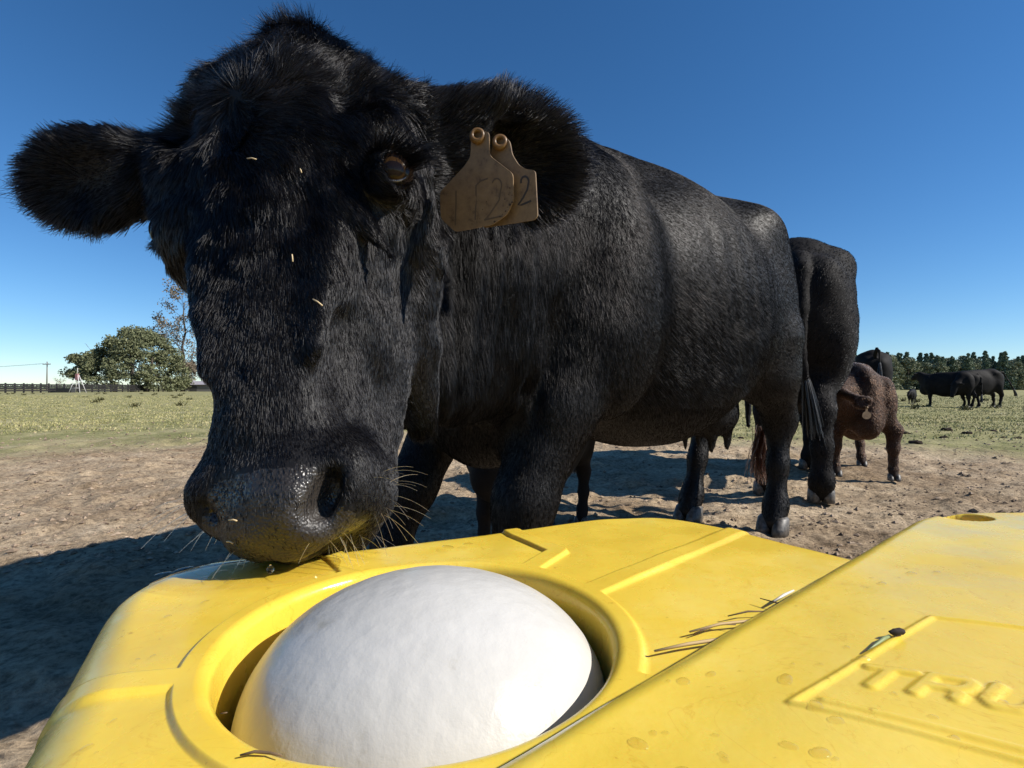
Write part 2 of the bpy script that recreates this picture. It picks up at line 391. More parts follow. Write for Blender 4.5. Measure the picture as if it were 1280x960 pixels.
def clod_mesh(mb, c, s, r):
    V = np.array([(1, 0, 0), (-1, 0, 0), (0, 1, 0), (0, -1, 0), (0, 0, 1), (0, 0, -1)], float)*s*(0.6+0.8*r.random((6, 3)))
    a = r.random()*6.28; ca, sa = math.cos(a), math.sin(a); V = V @ np.array([[ca, -sa, 0], [sa, ca, 0], [0, 0, 1]])
    mb.add(V+c, [(0, 2, 4), (2, 1, 4), (1, 3, 4), (3, 0, 4), (2, 0, 5), (1, 2, 5), (3, 1, 5), (0, 3, 5)])
M['clod'] = mat('dry_clod', (0.20, 0.145, 0.10), 0.95, 0.1)
_n = noise(M['clod'], 5, 4); _r = ramp(M['clod'], _n.outputs[0], [(0.35, (0.10, 0.07, 0.05)), (0.65, (0.42, 0.32, 0.23))]); colored(M['clod'], _r.outputs[0])
def clods():
    r = np.random.default_rng(11); mb = MB()
    for k in range(14000):
        Y = 1.7*math.exp(r.random()*1.75); X = (r.random()*2.3-1.15)*Y; s = (0.0025+0.011*r.random()**5)*(1 if Y < 5 else 1.3)
        z = float(ground_z(np.array([X]), np.array([Y]))[0]) if Y < 12 else 0
        clod_mesh(mb, (X, Y, z+s*0.2), np.array([s*1.4, s*1.2, s*0.8]), r)
    tag(mb.build('dirt_clods', M['clod'], smooth=False), 'loose dry clods scattered over the bare soil', 'clods', kind='stuff')
clods()
LUMPS = ['dark flat lump of dirt at the grass edge, leftmost on the right of the calf', 'pointed dark lump under the two far cows at the grass edge', 'dark lump just right of the pointed one at the grass edge', 'widest dark lump, lying nearer than the row at the grass edge',
    'small dark lump at the grass edge, first of the right-hand three', 'smallest dark lump, middle of the right-hand three', 'dark lump nearest the right border of the picture', 'dark lump just in front of the pointed one', 'small dark lump seen left between the hind legs of the near cow', 'small dark lump seen right between the hind legs of the near cow']
def dung():
    """the dark clods one can tell apart on the right"""
    r = np.random.default_rng(4)
    for i, (px, py, wd) in enumerate([(1134, 543, 11), (1184, 540, 14), (1209, 543, 12), (1145, 557, 16), (1242, 541, 8), (1254, 546, 7), (1272, 547, 10), (1180, 548, 10), (905, 547, 8), (926, 548, 8)]):
        Y = 0.62*FPX/(py-HOR); c = P(px, py, Y); s = wd/FPX*Y/2; mb = MB(); z = float(ground_z(c[:1], c[1:2])[0])
        mb.sphere((c[0], Y, z+s*0.12), (s, s*0.7, s*0.35), 12, 8)
        V = np.vstack(mb.V); V = V + (vn3(V, 3.0/s, i+1)*s*0.25); mb.V = [V]
        o = mb.build('dirt_lump', M['dark_clod'], base=(c[0], Y, z))
        tag(o, LUMPS[i], 'dirt lump', 'dark dirt lumps on the bare soil')
M['dark_clod'] = mat('dark_clod', (0.035, 0.026, 0.020), 0.95, 0.1); bump(M['dark_clod'], noise(M['dark_clod'], 80, 5).outputs[0], 0.9, 0.01)
dung()

# ---------------------------------------------------------------- yellow ball waterer
DZ = 0.45
def D(px, py, z=DZ): Y = (HCAM-z)*FPX/(py-HOR); return np.array([(px-640)/FPX*Y, Y])
RC = np.array([-0.054, 0.317]); RH = 0.1140
def seg_d(p, a, b):
    a = np.asarray(a); b = np.asarray(b); u = b-a; t = np.clip(((p-a)@u)/(u@u), 0, 1); return np.linalg.norm(p-a-t[..., None]*u, axis=-1)
def poly_d(p, pts):
    d = seg_d(p, pts[0], pts[1])
    for a, b in zip(pts[1:-1], pts[2:]): d = np.minimum(d, seg_d(p, a, b))
    return d
m = M['yellow'] = mat('yellow_polyethylene', (0.80, 0.52, 0.03), 0.32, 0.45, Subsurface_Weight=0.12, Subsurface_Scale=0.02)
_p = N(m, 'ShaderNodeNewGeometry').outputs['Position']
_n1 = noise(m, 7, 6, 0.65, _p); _r1 = ramp(m, _n1.outputs[0], [(0.3, (0.73, 0.49, 0.045)), (0.5, (0.79, 0.555, 0.065)), (0.72, (0.83, 0.63, 0.13))])
_n2 = noise(m, 95, 5, 0.75, _p); _r2 = ramp(m, _n2.outputs[0], [(0.27, (0.55, 0.42, 0.24)), (0.36, (1, 1, 1))])
_mx = N(m, 'ShaderNodeMix', data_type='RGBA', blend_type='MULTIPLY'); _mx.inputs[0].default_value = 0.8
L(m, _r1.outputs[0], _mx.inputs[6]); L(m, _r2.outputs[0], _mx.inputs[7])
_w = N(m, 'ShaderNodeTexNoise'); _w.inputs['Scale'].default_value = 14; _w.inputs['Detail'].default_value = 6; _w.inputs['Distortion'].default_value = 2.5; L(m, _p, _w.inputs['Vector'])
_r3 = ramp(m, _w.outputs[0], [(0.42, (1, 1, 1)), (0.495, (1, 1, 1)), (0.5, (0.80, 0.66, 0.42)), (0.505, (1, 1, 1))])
_m2 = N(m, 'ShaderNodeMix', data_type='RGBA', blend_type='MULTIPLY'); _m2.inputs[0].default_value = 0.5
L(m, _mx.outputs[2], _m2.inputs[6]); L(m, _r3.outputs[0], _m2.inputs[7]); colored(m, _m2.outputs[2])
_n3 = noise(m, 25, 5, 0.6, _p); _rr = ramp(m, _n3.outputs[0], [(0.35, (0.13,)*3), (0.62, (0.36,)*3)]); L(m, _rr.outputs[0], m.node_tree.nodes['Principled BSDF'].inputs['Roughness'])
_b = bump(m, _n3.outputs[0], 0.25, 0.002); _n4 = noise(m, 420, 3, 0.6, _p); bump(m, _n4.outputs[0], 0.12, 0.0006, _b)

OUT = np.array([(-0.304, 0.385), (-0.303, 0.432), (-0.264, 0.462), (0.0990, 0.6060), (0.196, 0.6260), (0.2420, 0.580), (0.52, 0.17), (0.34, -0.16), (-0.03, -0.14)])
LD0, LE = np.array([-0.0075, 0.1454]), nz(np.array([0.777, 0.63])); LQ = np.array([LE[1], -LE[0]])
def tank():
    th = np.linspace(0, 2*math.pi, 900, endpoint=False); dr = np.stack([np.cos(th), np.sin(th)], 1)
    Rt = np.full(len(th), 9.0); n = len(OUT)
    for i in range(n):
        a, b = OUT[i], OUT[(i+1) % n]; e = b-a; nn = nz(np.array([e[1], -e[0]]))
        if nn@(RC-a) > 0: nn = -nn
        c = dr@nn; t = np.where(c > 1e-6, (nn@(a-RC))/np.where(c > 1e-6, c, 1), 9); Rt = np.minimum(Rt, t)
    k = np.exp(-0.5*(np.arange(-30, 31)/9.0)**2); k /= k.sum(); Rt = np.convolve(np.tile(Rt, 3), k, 'same')[900:1800]
    prof = []          # (mode, value): well wall up, lip, deck, roundover, side
    for z in (0.31, 0.325, 0.34, 0.352): prof.append(('w', -0.018, z))
    for z in (0.3545, 0.357): prof.append(('w', -0.010, z))
    for z in np.linspace(0.37, 0.436, 9): prof.append(('w', -0.004+(z-0.37)*0.06, z))
    for a in np.linspace(10, 90, 10)[0:]: prof.append(('w', 0.008*(1-math.cos(R(a)))+0.0, 0.4415+0.0085*math.sin(R(a))))
    for t in np.linspace(0, 1, 250)[1:]: prof.append(('d', t, 0))
    for a in np.linspace(0, 84, 18)[1:]: prof.append(('r', a, 0))
    for z in (0.39, 0.36, 0.32, 0.26, 0.2, 0.13, 0.06, 0.0, -0.06): prof.append(('s', 0, z))
    rows = []; rr = 0.034; re = Rt-rr; ri = RH+0.008
    for md, a, z in prof:
        if md == 'w': r_ = np.full(len(th), RH+a); zz = np.full(len(th), z)
        elif md == 'd': r_ = ri+(re-ri)*a; zz = np.full(len(th), DZ)
        elif md == 'r': r_ = re+rr*math.sin(R(a)); zz = np.full(len(th), DZ-rr*(1-math.cos(R(a))))
        else: r_ = Rt+(0.42-z)*0.16; zz = np.full(len(th), z)
        rows.append(np.stack([RC[0]+dr[:, 0]*r_, RC[1]+dr[:, 1]*r_, zz], 1))
    G = np.array(rows); p = G[..., :2]; z = G[..., 2]
    up = sst(0.40, 0.425, z)*1.0; rad = np.linalg.norm(p-RC, axis=-1)
    ribs = np.zeros(rad.shape)
    def band(pts, wd): return 1-sst(wd/2-0.0016, wd/2+0.0016, poly_d(p, pts))
    ribs = np.maximum(ribs, 1-sst(0.1300, 0.1335, rad))
    ribs = np.maximum(ribs, band([RC+0.122*nz(D(230, 847)-RC), D(230, 848), D(120, 858), D(120, 858)+(-0.08, 0.002)], 0.019))
    ribs = np.maximum(ribs, band([RC+0.122*nz(D(436, 712)-RC), D(420, 696), D(420, 696)+(-0.04, 0.05)], 0.019))
    ribs = np.maximum(ribs, band([D(655, 716), D(697, 690), D(648, 669), D(640, 664)], 0.019))
    a, b = RC+0.122*nz(D(752, 738)-RC), D(910, 668); ribs = np.maximum(ribs, band([a, b+(b-a)*0.5], 0.020))
    a, b = RC+0.122*nz(np.array([0.9, -0.45])), RC+0.5*nz(np.array([0.9, -0.45])); ribs = np.maximum(ribs, band([a, b], 0.02))
    q = np.concatenate([p, 0*z[..., None]], -1)
    z += up*(0.0024*ribs + 0.0012*vn(q, 9, 3) + 0.0005*vn(q, 30, 4))
    dd = ri+0*rad; z += up*(-0.004*np.exp(-((rad-0.20)/0.05)**2))*(1-ribs)*0.3
    G[..., 2] = z; nr, nt_ = G.shape[:2]
    i, j = np.meshgrid(np.arange(nr-1), np.arange(nt_), indexing='ij'); j2 = (j+1) % nt_
    Q = np.stack([i*nt_+j, (i+1)*nt_+j, (i+1)*nt_+j2, i*nt_+j2], -1).reshape(-1, 4)
    root = empty('ball_waterer', (RC[0], RC[1], 0))
    tag(root, 'yellow moulded plastic livestock waterer with a round ball well under the cow\'s muzzle', 'cattle waterer')
    mesh('tank', G.reshape(-1, 3), Q, M['yellow'], root)
    # raised lid near the camera, with moulded panel and letters
    seg = []
    def fr(u): return np.array([0.1122, 0.1700]) + u[0]*TX + u[1]*TY
    TX, TY = nz(np.array([0.923, -0.386])), nz(np.array([0.839, 0.545]))
    H = 0.0165; Wd = 0.0112; st = 0.0172
    def letter(k, strokes):
        for s_ in strokes: seg.append([fr((k*st+x*Wd, y*H)) for x, y in s_])
    letter(0, [[(-0.1, 1), (1.1, 1)], [(0.5, 1), (0.5, 0)]])
    letter(1, [[(0, 0), (0, 1), (0.85, 1), (1, 0.85), (1, 0.6), (0.85, 0.45), (0, 0.45)], [(0.55, 0.45), (0.95, 0.25), (0.95, 0)]])
    letter(2, [[(0, 1), (0, 0.2), (0.2, 0), (0.8, 0), (1, 0.2), (1, 1)]])
    aa = np.concatenate([np.linspace(-0.30, 0.02, 90), np.linspace(0.02, 0.26, 300)[1:], np.linspace(0.26, 0.68, 190)[1:]])
    bb = np.concatenate([np.linspace(-0.045, 0.02, 70), np.linspace(0.02, 0.14, 150)[1:], np.linspace(0.14, 0.40, 90)[1:]])
    A_, B_ = np.meshgrid(aa, bb, indexing='ij'); p = LD0 + A_[..., None]*LE + B_[..., None]*LQ
    d1 = B_; d2 = 0.432-p[..., 1]; d3 = p[..., 1]+0.10; k = 0.030
    def smin(x, y, k): h = np.clip(0.5+0.5*(y-x)/k, 0, 1); return y*(1-h)+x*h-k*h*(1-h)
    d = smin(smin(d1+0.006, d2, k), d3, k)
    q = np.concatenate([p, 0*B_[..., None]], -1)
    hgt = 0.0585*np.clip(1-(np.clip(1-(d+0.012)/0.034, 0, 1))**2.1, 0, 1)
    z = DZ-0.008+hgt + 0.0035*sst(0.02, 0.09, d) + 0.0012*vn(q, 8, 6)*sst(0, .03, d) + 0.0004*vn(q, 32, 8)
    z = np.where(d < -0.012, DZ-0.012-0.5*(-0.012-d), z)
    hc_ = np.array([0.352, 0.398]); z -= 0.035*(1-sst(0.010, 0.0185, np.linalg.norm((p-hc_)*np.array([1, 1.15]), axis=-1)))
    zt = 0.5035
    c1, c2, c3, c4 = D(1165, 770, zt), D(988, 872, zt), D(1290, 952, zt), D(1300, 787, zt)
    far3 = c3+(c3-c2)*2.5; far4 = c4+(c4-c1)*6
    rid = np.maximum(1-sst(0.0003, 0.0019, poly_d(p, [far3, c2, c1, far4])), 0)
    off = nz(c3-c2)*0.006+nz(c1-c2)*0.0065
    rid = np.maximum(rid, 0.8*(1-sst(0.0005, 0.0022, poly_d(p, [far3+off, c2+off]))))
    z += 0.0009*rid
    dl = np.full(B_.shape, 1.0)
    for s_ in seg: dl = np.minimum(dl, poly_d(p, s_))
    z += 0.0009*(1-sst(0.0012, 0.0027, dl))
    na, nb = A_.shape; i, j = np.meshgrid(np.arange(na-1), np.arange(nb-1), indexing='ij'); i = i.ravel(); j = j.ravel()
    Q = np.stack([i*nb+j, i*nb+j+1, (i+1)*nb+j+1, (i+1)*nb+j], -1)
    V = np.concatenate([p, z[..., None]], -1).reshape(-1, 3)
    keep = (d[:-1, :-1].ravel() > -0.03); Q = Q[keep]
    mesh('lid', V, Q, M['yellow'], root)
    LIDZ['f'] = (aa, bb, z)
    # water in the well
    wm = mat('well_water', (0.02, 0.03, 0.025), 0.05, 0.5)
    t = np.linspace(0, 2*math.pi, 48, endpoint=False); Vw = np.vstack([[RC[0], RC[1], 0.345], np.stack([RC[0]+(RH-0.006)*np.cos(t), RC[1]+(RH-0.006)*np.sin(t), 0*t+0.345], 1)])
    tag(mesh('well_water', Vw, [(0, 1+i, 1+(i+1) % 48) for i in range(48)], wm, smooth=False), kind='stuff', label='dark water in the ball well')
    return root
LIDZ = {}
waterer = tank()
def lid_z(x, y):
    aa, bb, z = LIDZ['f']; q = np.array([x, y])-LD0; return z[np.searchsorted(aa, q@LE).clip(0, len(aa)-1), np.searchsorted(bb, q@LQ).clip(0, len(bb)-1)]

def ball():
    c = np.array([-0.0510, 0.3175, 0.411]); r_ = 0.1090; nu, nv = 220, 140
    th = np.linspace(0, math.pi, nv); ph = np.linspace(0, 2*math.pi, nu, endpoint=False); T, Ph = np.meshgrid(th, ph, indexing='ij')
    U = np.stack([np.sin(T)*np.cos(Ph), np.sin(T)*np.sin(Ph), np.cos(T)], -1)
    rr = r_ + 0.0006*vn(U, 3, 2) + 0.00022*vn(U*np.array([1, 1, 0.5]), 14, 5)
    V = (c+U*rr[..., None]*np.array([1, 1, 0.64])).reshape(-1, 3); i, j = np.meshgrid(np.arange(nv-1), np.arange(nu), indexing='ij'); j2 = (j+1) % nu
    Q = np.stack([i*nu+j, (i+1)*nu+j, (i+1)*nu+j2, i*nu+j2], -1).reshape(-1, 4)
    m = mat('white_float_plastic', (0.80, 0.79, 0.765), 0.3, 0.45)
    p = N(m, 'ShaderNodeNewGeometry').outputs['Position']; n1 = noise(m, 30, 6, 0.7, p)
    r1 = ramp(m, n1.outputs[0], [(0.24, (0.43, 0.40, 0.33)), (0.38, (0.545, 0.525, 0.485)), (0.7, (0.58, 0.56, 0.52))]); colored(m, r1.outputs[0])
    n2 = noise(m, 85, 4, 0.6, p); v = N(m, 'ShaderNodeTexVoronoi'); v.inputs['Scale'].default_value = 120; L(m, p, v.inputs['Vector'])
    b = bump(m, n2.outputs[0], 0.35, 0.0016); bump(m, v.outputs[0], 0.10, 0.0012, b)
    tag(mesh('float_ball', V, Q, m, base=tuple(c)), 'white plastic float ball sitting in the round well of the yellow waterer', 'float ball')
ball()

# ---------------------------------------------------------------- cattle
def frame(ox, oy, hx, hy, S=1.0, oz=0.0):
    d = nz(np.array([hx, hy, 0.0])); n = np.array([-d[1], d[0], 0.0]); o = np.array([ox, oy, oz])
    T = lambda s, t, z: o + d*s*S + n*t*S + np.array([0, 0, z*S])
    return T, np.array([d, n, [0, 0, 1.0]]), d, n
def cow_trunk(b, T, A, S, k=0.05, fat=1.0):
    e = lambda c, r, kk=k, cut=False, A_=None: b.ell(T(*c), np.array(r)*S, A if A_ is None else A_, kk*S, cut)
    e((-0.45, 0, 0.88), (0.68, 0.35*fat, 0.43)); e((-0.36, 0, 0.66), (0.44, 0.29*fat, 0.26))
    e((0.06, 0, 0.86), (0.36, 0.25*fat, 0.38)); e((0.0, 0, 1.13), (0.36, 0.10, 0.15), 0.10)
    e((-0.93, 0, 0.98), (0.40, 0.28*fat, 0.36), 0.10); e((0.28, 0, 0.66), (0.20, 0.14, 0.20), 0.09)
    for t in (-1, 1):
        e((0.12, t*0.19, 0.86), (0.17, 0.11, 0.30), 0.07); e((-0.92, t*0.18, 1.22), (0.13, 0.09, 0.08), 0.16)
        e((-1.22, t*0.10, 1.10), (0.08, 0.07, 0.10), 0.10); e((-1.05, t*0.15, 0.88), (0.18, 0.12, 0.34), 0.12)
    b.cap(T(-0.1, 0, 1.21), T(-1.0, 0, 1.28), 0.08*S, 0.08*S, 0.14*S)
def front_leg(b, T, S, t, s, top=0.16, fat=1.0, sh=None):
    k = 0.04*S; e0 = T(top, t*1.05, 0.72) if sh is None else sh
    knee = T(top+(s-top)*0.72, t, 0.36)
    b.chain([e0, T(top+(s-top)*0.30, t*1.02, 0.56), knee, T(s-0.02, t, 0.22), T(s-0.01, t, 0.11), T(s+0.02, t, 0.05)],
            [r*S*fat for r in (0.115, 0.085, 0.056, 0.040, 0.046, 0.048)], k)
def rear_leg(b, T, S, t, s, fat=1.0):
    b.chain([T(-1.04, t*0.95, 0.80), T(-1.06, t, 0.66), T(-1.20, t*0.98, 0.46), T(-1.17+(s+1.12)*0.6, t, 0.28), T(s-0.02, t, 0.11), T(s+0.02, t, 0.05)],
            [r*S*fat for r in (0.145, 0.105, 0.062, 0.043, 0.048, 0.050)], 0.05*S)
def hoof(T, A, S, s, t, parent, name='hoof'):
    mb = MB()
    for q in (-1, 1):
        V = []; F = []; n = 10
        for j, (z, f, bk, wd) in enumerate([(0.0, 0.085, -0.045, 0.034), (0.03, 0.068, -0.045, 0.034), (0.062, 0.045, -0.045, 0.031), (0.072, 0.03, -0.03, 0.02)]):
            for i in range(n):
                a = 2*math.pi*i/n; x = (f+bk)/2+(f-bk)/2*math.cos(a); y = q*0.031+wd*math.sin(a)*0.9; V.append(T(s+x, t+y, z))
        for j in range(3):
            for i in range(n): F.append((j*n+i, j*n+(i+1) % n, (j+1)*n+(i+1) % n, (j+1)*n+i))
        F.append(tuple(range(n))[::-1]); F.append(tuple(3*n+i for i in range(n))); mb.add(V, F)
    return mb.build(name, M['hoof'], parent)
def axis(lo, hi, st, f0=None, f1=None, fine=None):
    if f0 is None: return np.arange(lo, hi+st, st)
    a = [np.linspace(lo, f0, max(2, int((f0-lo)/st)+1))[:-1]] if f0 > lo+st else []
    b = [np.linspace(f1, hi, max(2, int((hi-f1)/st)+1))[1:]] if hi > f1+st else []
    return np.concatenate(a+[np.arange(f0, f1+fine*0.5, fine)]+b)

# ---- the near cow
CO = (0.18, 1.48)
T1, A1, D1, N1 = frame(CO[0], CO[1], -0.70, -0.714)
HM = P(364, 625, 0.45); HC = P(347, 130, 0.565); HA = nz(HC-HM)
_f = np.array([-math.sin(R(4)), -math.cos(R(4)), 0.0]); HF = nz(_f-HA*(_f@HA)); HV = np.cross(HA, HF); HL = float(np.linalg.norm(HC-HM))
AH = np.array([HV, HA, HF])
def TH(x, y, z): return HM+HV*x+HA*y+HF*z
EYE = P(491, 222, 0.512); EYE2 = TH(-0.141, 0.318, -0.030)
EARL = P(103, 226, 0.575); EARR = P(638, 204, 0.665)
def near_cow():
    b = Body(axis(-0.62, 1.50, 0.014, -0.60, 0.14, 0.0052), axis(0.34, 2.62, 0.014, 0.36, 0.80, 0.0052), axis(-0.02, 1.50, 0.014, 0.42, 1.08, 0.0052))
    cow_trunk(b, T1, A1, 1.0, fat=1.0)
    # neck and chest
    b.cap(T1(0.20, 0, 0.95), TH(0, 0.30, -0.22), 0.27, 0.115, 0.10, flat=(N1, 0.85))
    b.cap(T1(0.05, 0, 1.12), TH(0, 0.42, -0.17), 0.15, 0.095, 0.08)
    b.cap(T1(0.28, 0.02, 0.72), TH(0.03, 0.17, -0.22), 0.20, 0.07, 0.08, flat=(N1, 0.7))
    b.ell(T1(0.34, 0.0, 0.585), (0.17, 0.13, 0.17), A1, 0.08)
    b.ell(T1(0.16, 0.20, 0.80), (0.15, 0.12, 0.27), A1, 0.05)
    front_leg(b, T1, 1.0, 0.165, 0.45, 0.23, 1.10)
    front_leg(b, T1, 1.0, -0.16, 0.53, 0.24, 0.95)
    rear_leg(b, T1, 1.0, 0.19, -1.12, 1.0); rear_leg(b, T1, 1.0, -0.15, -1.06)
    # flank fold, udder, teats
    b.cap(T1(-0.86, 0.22, 0.80), T1(-1.02, 0.17, 0.60), 0.05, 0.04, 0.06)
    b.ell(T1(-0.86, 0.02, 0.50), (0.15, 0.11, 0.10), A1, 0.05)
    for s_, t_ in ((-0.80, 0.06), (-0.93, 0.07), (-0.80, -0.05), (-0.92, -0.05)):
        b.cap(T1(s_, t_, 0.43), T1(s_, t_, 0.36), 0.022, 0.016, 0.02)
    # tail
    b.chain([T1(-1.30, -0.02, 1.22), T1(-1.40, -0.02, 1.10), T1(-1.40, -0.02, 0.70), T1(-1.36, 0.0, 0.42)], [0.05, 0.035, 0.02, 0.015], 0.03)
    # head
    h = lambda c, r, k=0.03, cut=False, rot=None: b.ell(TH(*c), r, AH if rot is None else rot @ AH, k, cut)
    h((0, 0.41, -0.060), (0.112, 0.118, 0.112)); h((0, 0.325, -0.055), (0.128, 0.115, 0.10)); h((0.003, 0.532, -0.075), (0.062, 0.064, 0.066), 0.03)
    h((0.062, 0.465, -0.085), (0.050, 0.050, 0.060), 0.05); h((-0.060, 0.465, -0.085), (0.050, 0.050, 0.060), 0.05); h((0.028, -0.002, 0.034), (0.017, 0.028, 0.017), 0.012)
    h((-0.108, 0.325, -0.055), (0.050, 0.085, 0.075), 0.04); h((-0.072, 0.425, -0.070), (0.066, 0.085, 0.090), 0.04)
    b.cap(TH(-0.004, 0.32, -0.030), TH(-0.010, 0.07, -0.018), 0.085, 0.072, 0.04, flat=(HF, 0.9))
    h((0, 0.010, -0.020), (0.076, 0.054, 0.064), 0.03); h((0.0, -0.016, 0.014), (0.046, 0.036, 0.034), 0.03)
    h((0, -0.028, -0.060), (0.052, 0.030, 0.050), 0.015)
    for q in (-1, 1):
        h((q*0.100, 0.365, -0.018), (0.036, 0.045, 0.042), 0.035)               # brow
        h((q*0.112, 0.315, -0.030), (0.030, 0.032, 0.034), 0.02)                # orbit
        h((q*0.057, 0.009+(0.005 if q < 0 else 0), 0.000), (0.029, 0.040 if q > 0 else 0.036, 0.042), 0.014)                # nostril wing
        h((q*0.054+(0.006 if q < 0 else 0), -0.005+(0.006 if q < 0 else 0), -0.035), (0.022, 0.024, 0.040), 0.02)               # lip corner
        b.cap(TH(q*0.038-0.004, 0.03, -0.080), TH(q*0.056-0.004, 0.24, -0.135), 0.034, 0.052, 0.04)
        h((q*0.062, 0.22, -0.060), (0.028, 0.08, 0.045), 0.04)                 # cheek
        b.cap(TH(q*0.060, 0.235, 0.020), TH(q*0.052, 0.12, 0.034), 0.016, 0.010, 0.03)
        h((q*0.066, 0.115, 0.010), (0.016, 0.045, 0.018), 0.03, True)          # hollow beside the nasal bone
        h((q*0.083, 0.405, 0.010), (0.020, 0.030, 0.018), 0.03, True)          # temple hollow
    # nostrils, carved
    for q in (-1, 1):
        a = R(28)*q; rot = np.array([[math.cos(a), -math.sin(a), 0], [math.sin(a), math.cos(a), 0], [0, 0, 1]])
        h((q*0.050, -0.004, 0.048), (0.0105 if q > 0 else 0.0040, 0.026 if q > 0 else 0.012, 0.034 if q > 0 else 0.026), 0.008, True, rot)
        b.cap(TH(q*0.047, -0.020, 0.052), TH(q*0.060, -0.040, 0.030), 0.0085 if q > 0 else 0.004, 0.005, 0.010, cut=True)
    b.cap(TH(-0.075, -0.040, -0.018), TH(0.0, -0.048, 0.018), 0.003, 0.003, 0.010, cut=True)
    b.cap(TH(0.075, -0.040, -0.018), TH(0.0, -0.048, 0.018), 0.003, 0.003, 0.010, cut=True)
    # eye openings
    for ey, q in ((EYE, 1), (EYE2, -1)):
        o_ = nz(ey-TH(0, 0.31, -0.06))
        b.ell(ey+HF*0.006-o_*0.002, (0.026, 0.022, 0.026), AH, 0.012); b.ell(ey+HF*0.012+o_*0.013-HA*0.0015, (0.0150, 0.0128, 0.022), AH, 0.005, True)
    b.cap(P(508, 268, 0.545), P(513, 330, 0.56), 0.003, 0.003, 0.008, cut=True); b.cap(P(513, 330, 0.56), P(506, 415, 0.565), 0.003, 0.003, 0.008, cut=True)
    h((-0.020, 0.365, 0.052), (0.014, 0.030, 0.012), 0.02, True); h((0.050, 0.275, 0.050), (0.010, 0.030, 0.010), 0.02, True)
    for x_, y0, y1, d_ in ((0.085, 0.28, 0.24, 0.022), (0.098, 0.275, 0.22, 0.010)): b.cap(TH(x_-0.02, y0, d_+0.01), TH(x_+0.012, y1, d_-0.01), 0.006, 0.005, 0.012)
    # throat and jaw folds seen beyond the cheek
    b.cap(P(512, 215, 0.60), P(524, 430, 0.645), 0.038, 0.024, 0.025); b.cap(P(524, 430, 0.645), P(537, 535, 0.68), 0.022, 0.010, 0.02)
    b.cap(P(503, 440, 0.62), P(520, 540, 0.68), 0.012, 0.010, 0.02)
    # ears
    up = np.array([0, 0, 1.0])
    ax = nz(P(25, 228, 0.59)-P(180, 205, 0.57)); fw = nz(np.array([0.10, -1, -0.25])); fw = nz(fw-ax*(fw@ax)); sd_ = np.cross(fw, ax)
    b.ell(EARL, (0.072, 0.017, 0.050), [ax, fw, sd_], 0.012); b.cap(P(200, 213, 0.585), P(140, 224, 0.58), 0.034, 0.042, 0.03, flat=(fw, 0.6))
    b.ell(EARL+fw*0.020-ax*0.004, (0.058, 0.018, 0.034), [ax, fw, sd_], 0.012, True)
    ax = nz(P(730, 215, 0.67)-P(530, 165, 0.60)); fw = nz(np.array([-0.25, -1, -0.30])); fw = nz(fw-ax*(fw@ax)); sd_ = np.cross(fw, ax)
    b.ell(EARR+sd_*0.0, (0.098, 0.019, 0.074), [ax, fw, sd_], 0.015); b.cap(P(495, 168, 0.60), P(600, 192, 0.64), 0.052, 0.062, 0.03, flat=(fw, 0.5))
    b.ell(EARR+fw*0.022-ax*0.006, (0.072, 0.018, 0.048), [ax, fw, sd_], 0.012, True)
    V, Q = b.surface(2); n = vnormals(V, Q)
    hl = (V-HM) @ AH.T
    # vertical skin folds on the neck, lumps of the forehead, veins
    px = 640+V[:, 0]/V[:, 1]*FPX; py = HOR-(V[:, 2]-HCAM)/V[:, 1]*FPX
    neck = sst(530, 560, px)*(1-sst(660, 720, px))*sst(230, 290, py)*(1-sst(480, 560, py))*(V[:, 1] < 1.3)*(V[:, 1] > 0.62)
    f = vn(V*np.array([38, 30, 5.0]), 1.0, 4); V = V + n*(neck*0.017*f)[:, None]
    hm = (hl[:, 1] > -0.07)*(hl[:, 2] > -0.14)*(abs(hl[:, 0]) < 0.19)*(np.linalg.norm(V-EYE, axis=1) > 0.03)
    fore = hm*sst(0.15, 0.3, hl[:, 1]); V = V + n*(fore*0.0045*fbm(V, 26, 8, 2) + hm*0.0018*vn(V, 60, 9))[:, None]
    body = sst(0.95, 1.2, V[:, 1]); V = V + n*(body*(0.010*vn(V, 3.2, 3) + 0.0022*vn(V*np.array([1, 1, .5]), 9, 5)))[:, None]
    rib = body*sst(0.55, 0.7, V[:, 2])*(1-sst(1.0, 1.2, V[:, 2]))
    s_ = (V-T1(0, 0, 0)) @ D1; V = V + n*(rib*0.0012*np.sin(s_*62))[:, None]*((s_ < -0.2)*(s_ > -0.8))[:, None]
    n = vnormals(V, Q); hl = (V-HM) @ AH.T
    nose = ((hl[:, 1] < 0.022-1.9*np.maximum(np.abs(hl[:, 0])-0.045, 0)) & (hl[:, 2] > 0.0) & (np.abs(hl[:, 0]) < 0.078) | (hl[:, 1] < -0.035) & (hl[:, 2] > 0.0)) & (hl[:, 1] > -0.09)
    nos = nose[Q].all(1)
    base = (float(T1(-0.3, 0, 0)[0]), float(T1(-0.3, 0, 0)[1]), 0.0)
    o = mesh('cow', V, Q, [M['hide'], M['nose']], base=base, mi=nos.astype(int))
    tag(o, 'large black cow in front sniffing the yellow waterer, two tan tags in its ear', 'cow', 'black cattle in the pasture')
